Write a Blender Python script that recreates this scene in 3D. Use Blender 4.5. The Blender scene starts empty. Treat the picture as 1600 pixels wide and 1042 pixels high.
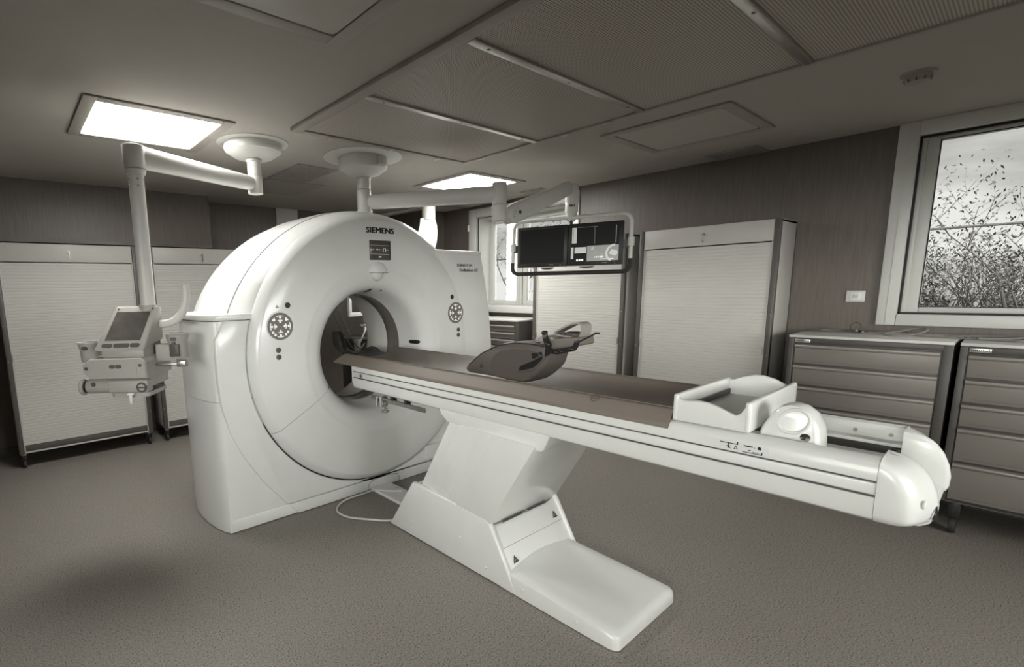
import bpy, bmesh, math, random
from mathutils import Vector as V, Matrix

S = bpy.context.scene
C = S.collection
PI = math.pi
R_ = math.radians

# ------------------------------------------------------------------ camera
EYE = 1.5
cam_d = bpy.data.cameras.new('camera')
cam = bpy.data.objects.new('camera', cam_d)
C.objects.link(cam)
S.camera = cam
cam_d.sensor_fit = 'HORIZONTAL'
cam_d.sensor_width = 36.0
cam_d.lens = 36.0 * 775.44 / 1600.0
cam_d.shift_x = (800 - 620.39) / 1600.0
cam_d.shift_y = (570.45 - 521) / 1600.0
cam_d.clip_start = 0.02
cam_d.clip_end = 200
_pitch, _roll, _yaw = 0.1537, -0.0206, 0.9043
_cp, _sp, _cr, _sr = math.cos(_pitch), math.sin(_pitch), math.cos(_roll), math.sin(_roll)
_Rp = Matrix(((1, 0, 0), (0, _cp, -_sp), (0, _sp, _cp)))
_Rr = Matrix(((_cr, -_sr, 0), (_sr, _cr, 0), (0, 0, 1)))
_M = Matrix(((math.sin(_yaw), 0, math.cos(_yaw)), (-math.cos(_yaw), 0, math.sin(_yaw)), (0, -1, 0)))
_W = _M @ (_Rr @ _Rp).transposed()
_r, _d, _f = _W @ V((1, 0, 0)), _W @ V((0, 1, 0)), _W @ V((0, 0, 1))
cam.matrix_world = Matrix(((_r.x, -_d.x, -_f.x, 0), (_r.y, -_d.y, -_f.y, 0), (_r.z, -_d.z, -_f.z, EYE), (0, 0, 0, 1)))

# ------------------------------------------------------------------ exposure, sky, light levels
S.view_settings.view_transform = 'Standard'
S.view_settings.look = 'None'
S.view_settings.gamma = 1.0
S.view_settings.use_curve_mapping = False
S.view_settings.exposure = 0.0
PANEL_E = 33.0
SKY_E = 0.95
FILL_GLOW = 31.0  # strength of the cloud patch added behind the camera as fill

wd = bpy.data.worlds.new('overcast_sky')
S.world = wd
wd.use_nodes = True
nt = wd.node_tree
nt.nodes.clear()
_o = nt.nodes.new('ShaderNodeOutputWorld')
_b = nt.nodes.new('ShaderNodeBackground')
_tc = nt.nodes.new('ShaderNodeTexCoord')
_mp = nt.nodes.new('ShaderNodeMapping')
_mp.inputs['Scale'].default_value = (1.6, 1.6, 7.0)
_n = nt.nodes.new('ShaderNodeTexNoise')
_n.inputs['Scale'].default_value = 1.5
_n.inputs['Detail'].default_value = 6
_rp = nt.nodes.new('ShaderNodeValToRGB')
_rp.color_ramp.elements[0].position = 0.36
_rp.color_ramp.elements[0].color = (0.42, 0.42, 0.40, 1)
_rp.color_ramp.elements[1].position = 0.58
_rp.color_ramp.elements[1].color = (0.93, 0.935, 0.91, 1)
nt.links.new(_tc.outputs['Generated'], _mp.inputs['Vector'])
nt.links.new(_mp.outputs['Vector'], _n.inputs['Vector'])
nt.links.new(_n.outputs['Fac'], _rp.inputs['Fac'])
nt.links.new(_rp.outputs['Color'], _b.inputs['Color'])
# bright patch of cloud added behind the camera, fill for windows 3 and 4
_dot = nt.nodes.new('ShaderNodeVectorMath')
_dot.operation = 'DOT_PRODUCT'
_dot.inputs[1].default_value = V((-0.62, -0.76, 0.16)).normalized()
_gl = nt.nodes.new('ShaderNodeMapRange')
_gl.interpolation_type = 'SMOOTHSTEP'
_gl.inputs['From Min'].default_value = 0.1
_gl.inputs['From Max'].default_value = 1.0
_gl.inputs['To Min'].default_value = SKY_E
_gl.inputs['To Max'].default_value = FILL_GLOW
nt.links.new(_tc.outputs['Generated'], _dot.inputs[0])
nt.links.new(_dot.outputs['Value'], _gl.inputs['Value'])
nt.links.new(_gl.outputs['Result'], _b.inputs['Strength'])
nt.links.new(_b.outputs['Background'], _o.inputs['Surface'])


# ------------------------------------------------------------------ materials
def mat(name, col, rough=0.5, metal=0.0, coat=0.0, emit=0.0, spec=0.5, bump=0.0, bscale=7.0):
    m = bpy.data.materials.new(name)
    m.use_nodes = True
    n, l = m.node_tree.nodes, m.node_tree.links
    b = n['Principled BSDF']
    b.inputs['Base Color'].default_value = (*col, 1)
    b.inputs['Roughness'].default_value = rough
    b.inputs['Metallic'].default_value = metal
    b.inputs['Coat Weight'].default_value = coat
    b.inputs['Coat Roughness'].default_value = 0.12
    b.inputs['Specular IOR Level'].default_value = spec
    if emit:
        b.inputs['Emission Color'].default_value = (*col, 1)
        b.inputs['Emission Strength'].default_value = emit
    # a faint procedural unevenness on every surface
    tc = n.new('ShaderNodeTexCoord')
    ns = n.new('ShaderNodeTexNoise')
    ns.inputs['Scale'].default_value = bscale
    ns.inputs['Detail'].default_value = 3
    l.new(tc.outputs['Object'], ns.inputs['Vector'])
    if bump:
        bp = n.new('ShaderNodeBump')
        bp.inputs['Strength'].default_value = bump
        bp.inputs['Distance'].default_value = 0.002
        l.new(ns.outputs['Fac'], bp.inputs['Height'])
        l.new(bp.outputs['Normal'], b.inputs['Normal'])
    elif not emit:
        cr = n.new('ShaderNodeValToRGB')
        cr.color_ramp.elements[0].position, cr.color_ramp.elements[1].position = 0.3, 0.7
        cr.color_ramp.elements[0].color = (*[c * 0.98 for c in col], 1)
        cr.color_ramp.elements[1].color = (*[min(1, c * 1.02) for c in col], 1)
        l.new(ns.outputs['Fac'], cr.inputs['Fac'])
        l.new(cr.outputs['Color'], b.inputs['Base Color'])
    return m


def noise_mat(name, stops, scale=(1, 1, 1), nscale=5.0, detail=6, rough=0.5, distortion=0.0, coat=0.0, bump=0.0, kind='noise'):
    m = mat(name, (0.5, 0.5, 0.5), rough, coat=coat)
    n, l = m.node_tree.nodes, m.node_tree.links
    b = n['Principled BSDF']
    tc = n.new('ShaderNodeTexCoord')
    mp = n.new('ShaderNodeMapping')
    mp.inputs['Scale'].default_value = scale
    l.new(tc.outputs['Object'], mp.inputs['Vector'])
    t = n.new('ShaderNodeTexNoise')
    t.inputs['Scale'].default_value = nscale
    t.inputs['Detail'].default_value = detail
    t.inputs['Distortion'].default_value = distortion
    l.new(mp.outputs['Vector'], t.inputs['Vector'])
    r = n.new('ShaderNodeValToRGB')
    els = r.color_ramp.elements
    while len(els) < len(stops):
        els.new(0.5)
    for e, (p, c) in zip(els, stops):
        e.position = p
        e.color = (*c, 1)
    l.new(t.outputs['Fac'], r.inputs['Fac'])
    l.new(r.outputs['Color'], b.inputs['Base Color'])
    return m


WHITE = mat('white_gloss_plastic', (0.72, 0.725, 0.70), 0.28, coat=0.35)
WHITE_SATIN = mat('white_satin_paint', (0.70, 0.705, 0.68), 0.45)
ARM = mat('offwhite_arm_paint', (0.60, 0.595, 0.56), 0.38)
BEIGE = mat('injector_grey_plastic', (0.36, 0.345, 0.315), 0.42)
BEIGE_D = mat('injector_dark_plastic', (0.07, 0.064, 0.056), 0.5)
CEIL = mat('ceiling_paint', (0.41, 0.385, 0.35), 0.75)
CEILFRAME = mat('ceiling_frame_paint', (0.33, 0.308, 0.278), 0.5)
VENT = noise_mat('ceiling_vent_paint', [(0.3, (0.27, 0.26, 0.24)), (0.7, (0.33, 0.315, 0.29))], nscale=60, rough=0.55)
ALU = mat('brushed_aluminium', (0.55, 0.54, 0.51), 0.28, metal=0.9)
CHROME = mat('chrome', (0.7, 0.69, 0.66), 0.12, metal=1.0)
STEEL = mat('dull_steel', (0.35, 0.34, 0.32), 0.35, metal=0.9)
BLACK = mat('black_plastic', (0.012, 0.011, 0.010), 0.4)
BLACKG = mat('black_screen_glass', (0.006, 0.006, 0.006), 0.5, spec=0.25)
RUBBER = mat('dark_rubber', (0.02, 0.019, 0.018), 0.7)
INK = mat('black_ink', (0.012, 0.011, 0.01), 0.5)
SEAM = mat('dark_seam', (0.09, 0.085, 0.08), 0.6)
DGREY = mat('dark_grey_upright', (0.085, 0.076, 0.068), 0.45)
SHUT = mat('cream_shutter', (0.50, 0.49, 0.455), 0.5)
CABBODY = mat('cabinet_cream_panel', (0.46, 0.45, 0.415), 0.45)
DRAWER = mat('drawer_grey_front', (0.165, 0.152, 0.135), 0.4)
DRAWLIP = mat('drawer_aluminium_lip', (0.27, 0.252, 0.226), 0.35, metal=0.3)
CABDARK = mat('drawer_cabinet_dark_steel', (0.055, 0.05, 0.045), 0.45)
CABTOP = mat('cabinet_worktop_laminate', (0.50, 0.49, 0.46), 0.4)
MAT_ = mat('brown_mattress_vinyl', (0.195, 0.165, 0.139), 0.45, bump=0.25, bscale=350)
SUPP = mat('brown_grey_moulded_foam', (0.088, 0.077, 0.066), 0.5, bump=0.15, bscale=400)
BOARD = mat('grey_board_vinyl', (0.17, 0.152, 0.132), 0.5)
STRAPG = mat('grey_webbing', (0.30, 0.28, 0.25), 0.7, bump=0.4, bscale=600)
PVC = mat('white_window_pvc', (0.58, 0.58, 0.55), 0.35)
GASKET = mat('window_gasket', (0.01, 0.01, 0.01), 0.6)
PADGREY = mat('keypad_grey', (0.16, 0.148, 0.132), 0.45)
PADLIT = mat('keypad_white_symbol', (0.85, 0.85, 0.82), 0.5, emit=0.35)
DISPBG = mat('gantry_display', (0.085, 0.076, 0.066), 0.25)
SCREENGREY = mat('screen_grey_lit', (0.42, 0.42, 0.40), 0.3, emit=0.55)
SCREENWHITE = mat('screen_white_lit', (0.75, 0.75, 0.72), 0.3, emit=0.75)
SCREENMID = mat('screen_dim_lit', (0.2, 0.2, 0.19), 0.3, emit=0.5)
INJSCR = noise_mat('injector_screen', [(0.3, (0.055, 0.05, 0.045)), (0.75, (0.12, 0.11, 0.1))], nscale=9, rough=0.25)
BORE = mat('bore_brown_ring', (0.13, 0.118, 0.105), 0.25, coat=0.3)
CABLEW = mat('white_cable', (0.62, 0.615, 0.58), 0.45)
CABLED = mat('dark_cable', (0.06, 0.055, 0.05), 0.5)
CABLEG = mat('grey_cable', (0.19, 0.18, 0.165), 0.5)
BARK = noise_mat('dark_bark', [(0.3, (0.006, 0.005, 0.0045)), (0.7, (0.016, 0.014, 0.012))], scale=(1, 1, 0.2), nscale=14, rough=0.9)
LEAF = noise_mat('dark_leaves', [(0.3, (0.005, 0.0045, 0.0035)), (0.7, (0.016, 0.014, 0.011))], nscale=3, rough=0.8)
GRASS = noise_mat('rough_grass', [(0.3, (0.025, 0.023, 0.018)), (0.7, (0.07, 0.064, 0.05))], nscale=2.5, rough=0.95)
LIGHT = mat('lit_diffuser', (1.0, 0.99, 0.96), 0.5, emit=PANEL_E)
UNLIT = mat('unlit_diffuser', (0.44, 0.415, 0.38), 0.45)
WOOD = noise_mat('wood_wall_laminate', [(0.25, (0.100, 0.083, 0.069)), (0.5, (0.122, 0.103, 0.087)), (0.75, (0.145, 0.124, 0.106))],
                 scale=(16, 16, 0.9), nscale=4.5, detail=10, rough=0.45, distortion=0.5)
WOODTRIM = noise_mat('wood_trim', [(0.3, (0.10, 0.088, 0.077)), (0.7, (0.16, 0.142, 0.125))], scale=(0.8, 8, 8), nscale=5, rough=0.5)


def floor_mat():
    m = noise_mat('speckled_vinyl_floor', [(0.35, (0.05, 0.043, 0.036)), (0.425, (0.215, 0.194, 0.170)), (0.60, (0.245, 0.223, 0.197)), (0.70, (0.37, 0.345, 0.31))],
                  nscale=150, detail=2.5, rough=0.5)
    return m


FLOOR = floor_mat()


def perf_mat():
    m = mat('perforated_metal', (0.2, 0.19, 0.17), 0.5)
    n, l = m.node_tree.nodes, m.node_tree.links
    b = n['Principled BSDF']
    tc = n.new('ShaderNodeTexCoord')
    vo = n.new('ShaderNodeTexVoronoi')
    vo.inputs['Scale'].default_value = 90.0
    vo.inputs['Randomness'].default_value = 0.0
    vo.voronoi_dimensions = '2D'
    l.new(tc.outputs['Object'], vo.inputs['Vector'])
    r = n.new('ShaderNodeValToRGB')
    r.color_ramp.elements[0].position = 0.22
    r.color_ramp.elements[0].color = (0.07, 0.062, 0.053, 1)
    r.color_ramp.elements[1].position = 0.34
    r.color_ramp.elements[1].color = (0.50, 0.455, 0.40, 1)
    l.new(vo.outputs['Distance'], r.inputs['Fac'])
    l.new(r.outputs['Color'], b.inputs['Base Color'])
    return m


PERF = perf_mat()


def glass_mat():
    m = bpy.data.materials.new('window_glass')
    m.use_nodes = True
    n, l = m.node_tree.nodes, m.node_tree.links
    n.clear()
    o = n.new('ShaderNodeOutputMaterial')
    mx = n.new('ShaderNodeMixShader')
    t = n.new('ShaderNodeBsdfTransparent')
    g = n.new('ShaderNodeBsdfGlossy')
    g.inputs['Roughness'].default_value = 0.02
    f = n.new('ShaderNodeFresnel')
    f.inputs['IOR'].default_value = 1.08
    t.inputs['Color'].default_value = (0.97, 0.97, 0.96, 1)
    l.new(f.outputs['Fac'], mx.inputs['Fac'])
    l.new(t.outputs['BSDF'], mx.inputs[1])
    l.new(g.outputs['BSDF'], mx.inputs[2])
    l.new(mx.outputs['Shader'], o.inputs['Surface'])
    return m


GLASS = glass_mat()


# ------------------------------------------------------------------ mesh helpers
class MB:
    def __init__(s):
        s.bm = bmesh.new()

    def _merge(s, t):
        me = bpy.data.meshes.new('t')
        t.to_mesh(me)
        t.free()
        s.bm.from_mesh(me)
        bpy.data.meshes.remove(me)
        return s

    @staticmethod
    def _bev(t, w, seg, ang=30):
        if w <= 0:
            return
        es = [e for e in t.edges if len(e.link_faces) == 2 and e.calc_face_angle(0) > R_(ang)]
        bmesh.ops.bevel(t, geom=es, offset=w, segments=seg, profile=0.5, affect='EDGES', clamp_overlap=True)

    def raw(s, verts, faces, bev=0, seg=2, M=None):
        t = bmesh.new()
        vs = [t.verts.new(v) for v in verts]
        for f in faces:
            try:
                t.faces.new([vs[i] for i in f])
            except ValueError:
                pass
        bmesh.ops.recalc_face_normals(t, faces=t.faces[:])
        s._bev(t, bev, seg)
        if M is not None:
            t.transform(M)
        return s._merge(t)

    def box(s, x0, x1, y0, y1, z0, z1, bev=0, seg=2, M=None):
        v = [(x0, y0, z0), (x1, y0, z0), (x1, y1, z0), (x0, y1, z0), (x0, y0, z1), (x1, y0, z1), (x1, y1, z1), (x0, y1, z1)]
        f = [(0, 3, 2, 1), (4, 5, 6, 7), (0, 1, 5, 4), (1, 2, 6, 5), (2, 3, 7, 6), (3, 0, 4, 7)]
        return s.raw(v, f, bev, seg, M)

    def prism(s, pts, axis, a, b, bev=0, seg=2, M=None):
        def p(q, t):
            return {'x': (t, q[0], q[1]), 'y': (q[0], t, q[1]), 'z': (q[0], q[1], t)}[axis]
        n = len(pts)
        v = [p(q, a) for q in pts] + [p(q, b) for q in pts]
        f = [tuple(range(n))[::-1], tuple(range(n, 2 * n))] + [(i, (i + 1) % n, n + (i + 1) % n, n + i) for i in range(n)]
        return s.raw(v, f, bev, seg, M)

    def loft(s, secs, closed=True, caps=True, bev=0, M=None):
        n = len(secs[0])
        v = [q for sec in secs for q in sec]
        f = []
        for k in range(len(secs) - 1):
            for i in range(n if closed else n - 1):
                j = (i + 1) % n
                f.append((k * n + i, k * n + j, (k + 1) * n + j, (k + 1) * n + i))
        if caps:
            f.append(tuple(range(n))[::-1])
            f.append(tuple(range((len(secs) - 1) * n, len(secs) * n)))
        return s.raw(v, f, bev, 2, M)

    def cyl(s, p0, p1, r0, r1=None, n=24, bev=0, seg=2):
        p0, p1 = V(p0), V(p1)
        r1 = r0 if r1 is None else r1
        ax = (p1 - p0).normalized()
        u = ax.orthogonal().normalized()
        w = ax.cross(u)
        secs = []
        for p, r in ((p0, r0), (p1, r1)):
            secs.append([tuple(p + (u * math.cos(2 * PI * i / n) + w * math.sin(2 * PI * i / n)) * r) for i in range(n)])
        return s.loft(secs, bev=bev)

    def tube(s, pts, r, n=10, closed=False):
        pts = [V(p) for p in pts]
        m = len(pts)
        secs = []
        u = None
        for i, p in enumerate(pts):
            if closed:
                t = (pts[(i + 1) % m] - pts[i - 1]).normalized()
            else:
                t = (pts[min(i + 1, m - 1)] - pts[max(i - 1, 0)]).normalized()
            if u is None:
                u = t.orthogonal().normalized()
            u = (u - t * u.dot(t)).normalized()
            w = t.cross(u)
            rr = r[i] if isinstance(r, (list, tuple)) else r
            secs.append([tuple(p + (u * math.cos(2 * PI * k / n) + w * math.sin(2 * PI * k / n)) * rr) for k in range(n)])
        if closed:
            secs.append(secs[0])
            return s.loft(secs, caps=False)
        return s.loft(secs)

    def lathe(s, prof, o=(0, 0, 0), axis='z', n=48, a0=0.0, a1=2 * PI, caps=False):
        """prof: (radius, height); angle 0 lies along +x"""
        full = abs(a1 - a0 - 2 * PI) < 1e-6
        m = n if full else n + 1
        secs = []
        for r, h in prof:
            sec = []
            for i in range(m):
                a = a0 + (a1 - a0) * i / n
                c, q = math.cos(a) * r, math.sin(a) * r
                sec.append({'z': (o[0] + c, o[1] + q, o[2] + h), 'y': (o[0] + c, o[1] + h, o[2] + q), 'x': (o[0] + h, o[1] + c, o[2] + q)}[axis])
            secs.append(sec)
        return s.loft(secs, closed=full, caps=caps)

    def ball(s, c, r, n=20, m=12, M=None):
        rx, ry, rz = (r, r, r) if isinstance(r, (int, float)) else r
        t = bmesh.new()
        bmesh.ops.create_uvsphere(t, u_segments=n, v_segments=m, radius=1.0)
        t.transform(Matrix.Translation(c) @ Matrix.Diagonal((rx, ry, rz, 1)))
        if M is not None:
            t.transform(M)
        return s._merge(t)

    def flat(s, O, U, W, polys, t=0.0012):
        """thin raised shapes on a surface: polygons in the (U, W) plane"""
        O, U, W = V(O), V(U).normalized(), V(W).normalized()
        N = U.cross(W)
        for poly in polys:
            n = len(poly)
            a = [tuple(O + U * x + W * y) for x, y in poly]
            b = [tuple(O + U * x + W * y + N * t) for x, y in poly]
            f = [tuple(range(n))[::-1], tuple(range(n, 2 * n))] + [(i, (i + 1) % n, n + (i + 1) % n, n + i) for i in range(n)]
            s.raw(a + b, f)
        return s

    def xf(s, M):
        s.bm.transform(M)
        return s

    def build(s, name, m, parent=None, ang=38, weld=0.0):
        if weld:
            bmesh.ops.remove_doubles(s.bm, verts=s.bm.verts[:], dist=weld)
        if parent is not None:
            q = parent
            while q.parent is not None:
                q = q.parent
            if q.name not in LOCAL:
                s.bm.transform(Matrix.Translation(-q.location))
        me = bpy.data.meshes.new(name)
        s.bm.to_mesh(me)
        s.bm.free()
        for p in me.polygons:
            p.use_smooth = True
        me.set_sharp_from_angle(angle=R_(ang))
        me.materials.append(m)
        o = bpy.data.objects.new(name, me)
        C.objects.link(o)
        if parent is not None:
            o.parent = parent
        return o


LOCAL = set()


def thing(name, label, cat, loc=(0, 0, 0), rz=0.0, group=None, local=False):
    o = bpy.data.objects.new(name, None)
    o.empty_display_size = 0.1
    C.objects.link(o)
    o.location = loc
    o.rotation_euler = (0, 0, rz)
    o['label'] = label
    o['category'] = cat
    if group:
        o['group'] = group
    if local or rz:
        LOCAL.add(o.name)
    return o


def tag(o, label, cat, group=None, kind=None):
    o['label'] = label
    o['category'] = cat
    if group:
        o['group'] = group
    if kind:
        o['kind'] = kind
    return o


def plabel(o, label):
    o['label'] = label
    return o


def struct(name, mb, m, parent=None, **k):
    o = mb.build(name, m, parent, **k)
    o['kind'] = 'structure'
    return o


def dup(root, loc, label, rz=None, group=None):
    r = root.copy()
    C.objects.link(r)
    r.location = loc
    if rz is not None:
        r.rotation_euler = (0, 0, rz)
    r['label'] = label
    if group:
        r['group'] = group
    for ch in list(root.children):
        c = ch.copy()
        C.objects.link(c)
        c.parent = r
        for g in list(ch.children):
            d = g.copy()
            C.objects.link(d)
            d.parent = c
    return r


def circ(cx, cy, r, n=20, a0=0.0, a1=2 * PI):
    return [(cx + r * math.cos(a0 + (a1 - a0) * i / n), cy + r * math.sin(a0 + (a1 - a0) * i / n)) for i in range(n + (0 if abs(a1 - a0 - 2 * PI) < 1e-6 else 1))]


def rect(x0, x1, y0, y1):
    return [(x0, y0), (x1, y0), (x1, y1), (x0, y1)]


def arcband(cx, cy, r0, r1, a0, a1, n=10):
    return [(cx + r1 * math.cos(a0 + (a1 - a0) * i / n), cy + r1 * math.sin(a0 + (a1 - a0) * i / n)) for i in range(n + 1)] + \
           [(cx + r0 * math.cos(a1 + (a0 - a1) * i / n), cy + r0 * math.sin(a1 + (a0 - a1) * i / n)) for i in range(n + 1)]


def rrect(x0, x1, y0, y1, r, n=5):
    out = []
    for cx, cy, a in ((x1 - r, y1 - r, 0), (x0 + r, y1 - r, PI / 2), (x0 + r, y0 + r, PI), (x1 - r, y0 + r, 1.5 * PI)):
        out += [(cx + r * math.cos(a + PI / 2 * i / n), cy + r * math.sin(a + PI / 2 * i / n)) for i in range(n + 1)]
    return out


def catmull(pts, k=6):
    pts = [V(p) for p in pts]
    out = []
    for i in range(len(pts) - 1):
        p0, p1, p2, p3 = pts[max(i - 1, 0)], pts[i], pts[i + 1], pts[min(i + 2, len(pts) - 1)]
        for j in range(k):
            t = j / k
            out.append(0.5 * ((2 * p1) + (p2 - p0) * t + (2 * p0 - 5 * p1 + 4 * p2 - p3) * t * t + (3 * p1 - p0 - 3 * p2 + p3) * t ** 3))
    out.append(pts[-1])
    return out


def warning(O, U, W, size, parent, name='warning_label'):
    """black rimmed warning triangle with a pinch mark"""
    h = size * 0.87
    mb = MB()
    tri = [(-size / 2, 0), (size / 2, 0), (0, h)]
    k = 0.62
    cx, cy = 0, h / 3
    inn = [(cx + (x - cx) * k, cy + (y - cy) * k) for x, y in tri]
    for i in range(3):
        j = (i + 1) % 3
        mb.flat(O, U, W, [[tri[i], tri[j], inn[j], inn[i]]])
    mb.flat(O, U, W, [rect(-size * .14, size * .16, h * .14, h * .21), [(-size * .03, h * .22), (size * .10, h * .22), (0, h * .5)]])
    return plabel(mb.build(name, INK, parent), 'black warning triangle sticker')


def text(name, s, O, U, W, width, height, m, parent, bold=0.0, t=0.0015):
    cu = bpy.data.curves.new('t', 'FONT')
    cu.body = s
    cu.size = 1.0
    cu.extrude = 0.02
    cu.resolution_u = 4
    ob = bpy.data.objects.new('t', cu)
    C.objects.link(ob)
    bpy.context.view_layer.update()
    me = bpy.data.meshes.new_from_object(ob.evaluated_get(bpy.context.evaluated_depsgraph_get()))
    bpy.data.objects.remove(ob)
    bm = bmesh.new()
    bm.from_mesh(me)
    xs = [v.co.x for v in bm.verts]
    ys = [v.co.y for v in bm.verts]
    x0, x1, y0, y1 = min(xs), max(xs), min(ys), max(ys)
    O, U, W = V(O), V(U).normalized(), V(W).normalized()
    N = U.cross(W)
    for v in bm.verts:
        c = v.co.copy()
        v.co = O + U * ((c.x - x0) / (x1 - x0) * width) + W * ((c.y - y0) / (y1 - y0) * height) + N * (t if c.z > 0 else -0.0005)
    if bold:       # thicken the strokes with slightly shifted copies
        src = bm.copy()
        me2 = bpy.data.meshes.new('t')
        for a in range(6):
            b2 = src.copy()
            b2.transform(Matrix.Translation(U * bold * math.cos(a * PI / 3) + W * bold * .7 * math.sin(a * PI / 3)))
            b2.to_mesh(me2)
            b2.free()
            bm.from_mesh(me2)
        src.free()
        bpy.data.meshes.remove(me2)
    mb = MB()
    mb.bm.free()
    mb.bm = bm
    return mb.build(name, m, parent)


# ================================================================== THE SETTING
CH = 2.5          # ceiling height
XR = 4.82         # right wall
XL, YN = -1.7, -2.2
struct('floor', MB().box(XL, XR + .3, YN, 6.1, -0.1, 0), FLOOR)
struct('ceiling', MB().box(XL, XR + .3, YN, 6.1, CH, CH + .12), CEIL)
# right wall, pierced by the two windows (each window sits in a real opening)
w1y0, w1y1, w1z0, w1z1 = 3.10, 4.44, 1.255, 2.36
w2y0, w2y1, w2z0, w2z1 = -0.85, 0.555, 1.257, 2.41
mb = MB()
xt = XR + .3
mb.box(XR, xt, YN, w2y0, 0, CH)
mb.box(XR, xt, w2y0, w2y1, 0, w2z0)
mb.box(XR, xt, w2y0, w2y1, w2z1, CH)
mb.box(XR, xt, w2y1, w1y0, 0, CH)
mb.box(XR, xt, w1y0, w1y1, 0, w1z0)
mb.box(XR, xt, w1y0, w1y1, w1z1, CH)
mb.box(XR, xt, w1y1, 6.1, 0, CH)
struct('wall_right', mb, WOOD)
struct('wall_far', MB().box(XL, 4.43, 5.85, 6.1, 0, CH), WOOD)
struct('wall_shaft', MB().box(4.43, XR, 5.03, 6.1, 0, CH), WOOD)
bk = struct('wall_bulkhead', MB().box(XL, 1.835, 5.5, 5.85, 1.995, CH), WOOD)
struct('trim_1', MB().box(XL, 1.838, 5.49, 5.85, 1.965, 1.995), WOODTRIM)
w3y0, w3y1, w4x0, w4x1, wz0, wz1 = -1.5, 1.1, 1.0, 3.2, 1.1, 2.1
mb = MB().box(XL - .1, XL, YN, w3y0, 0, CH).box(XL - .1, XL, w3y1, 6.1, 0, CH).box(XL - .1, XL, w3y0, w3y1, 0, wz0).box(XL - .1, XL, w3y0, w3y1, wz1, CH)
struct('wall_left', mb, WOOD)
mb = MB().box(XL - .1, w4x0, YN - .1, YN, 0, CH).box(w4x1, xt, YN - .1, YN, 0, CH).box(w4x0, w4x1, YN - .1, YN, 0, wz0).box(w4x0, w4x1, YN - .1, YN, wz1, CH)
struct('wall_near', mb, WOOD)
struct('trim_2', MB().box(2.755, 3.045, 5.83, 5.85, 0, CH, .004).box(2.87, 2.874, 5.828, 5.83, 0, CH), PVC)
struct('baseboard_far', MB().box(XL, 4.43, 5.835, 5.85, 0, .09, .004), DGREY)
struct('baseboard_right', MB().box(4.805, XR, YN, 5.03, 0, .09, .004), DGREY)

# window 1 : tall two-leaf window by the far corner, glass set back in a deep reveal
W1 = struct('window_1', MB()
            .box(4.80, 4.83, 4.44, 4.56, 1.18, 2.46, .006).box(4.80, 4.83, 3.0, 3.10, 1.18, 2.46, .006)
            .box(4.80, 4.83, 3.10, 4.44, 2.36, 2.46, .006).box(4.78, 4.83, 3.10, 4.44, 1.18, 1.255, .006)
            .box(4.83, 5.12, 4.425, 4.44, 1.255, 2.36).box(4.83, 5.12, 3.1, 3.115, 1.255, 2.36)
            .box(4.83, 5.12, 3.115, 4.425, 2.345, 2.36).box(4.80, 5.12, 3.115, 4.425, 1.255, 1.262), PVC)
mb = MB()
for a, b in ((3.94, 4.425), (3.115, 3.90)):
    mb.box(5.06, 5.12, a, a + .06, 1.262, 2.345, .006).box(5.06, 5.12, b - .06, b, 1.262, 2.345, .006)
    mb.box(5.06, 5.12, a + .06, b - .06, 1.262, 1.32, .006).box(5.06, 5.12, a + .06, b - .06, 2.285, 2.345, .006)
mb.box(5.05, 5.12, 3.90, 3.94, 1.262, 2.345, .005)
struct('window_frame', mb, PVC, W1)
struct('window_gasket', MB().box(4.826, 4.836, 4.418, 4.426, 1.262, 2.35).box(4.826, 4.836, 3.115, 4.42, 2.343, 2.35)
       .box(5.055, 5.06, 3.897, 3.903, 1.27, 2.34).box(5.055, 5.06, 3.937, 3.943, 1.27, 2.34), GASKET, W1)
struct('glass_pane', MB().box(5.088, 5.094, 4.0, 4.365, 1.32, 2.285).box(5.088, 5.094, 3.175, 3.84, 1.32, 2.285), GLASS, W1)
struct('window_hinge', MB().cyl((4.795, 4.56, 1.75), (4.795, 4.56, 1.83), .012, n=10).cyl((4.795, 4.56, 2.2), (4.795, 4.56, 2.28), .012, n=10), PVC, W1)

# window 2 : wide window over the drawer cabinets
mb = MB()
mb.box(4.785, 4.83, w2y1, .655, 1.18, 2.5, .005).box(4.785, 4.83, -.95, w2y0, 1.18, 2.5, .005)
mb.box(4.785, 4.83, w2y0, w2y1, w2z1, 2.5, .005).box(4.78, 4.83, w2y0, w2y1, 1.18, w2z0, .005)
mb.box(4.781, 4.786, .603, .606, 1.18, 2.5)
W2 = struct('window_2', mb, PVC)
mb = MB()
mb.box(4.86, 4.93, .462, .545, 1.267, 2.40, .008).box(4.86, 4.93, w2y0 + .01, w2y0 + .09, 1.267, 2.40, .008)
mb.box(4.86, 4.93, w2y0 + .09, .462, 1.267, 1.305, .008).box(4.86, 4.93, w2y0 + .09, .462, 2.375, 2.40, .008)
mb.box(4.85, 4.862, .52, .545, 1.267, 2.40, .003)
struct('window_frame', mb, PVC, W2)
struct('window_gasket', MB().box(4.835, 4.86, .545, .555, 1.257, 2.41).box(4.835, 4.86, w2y0, w2y0 + .01, 1.257, 2.41)
       .box(4.835, 4.86, w2y0, w2y1, 2.40, 2.41).box(4.835, 4.86, w2y0, w2y1, 1.257, 1.266)
       .box(4.858, 4.866, .458, .463, 1.303, 2.377).box(4.858, 4.866, w2y0 + .09, .46, 1.302, 1.307).box(4.858, 4.866, w2y0 + .09, .46, 2.372, 2.377), GASKET, W2)
struct('glass_pane', MB().box(4.893, 4.899, w2y0 + .09, .462, 1.305, 2.375), GLASS, W2)

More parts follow.
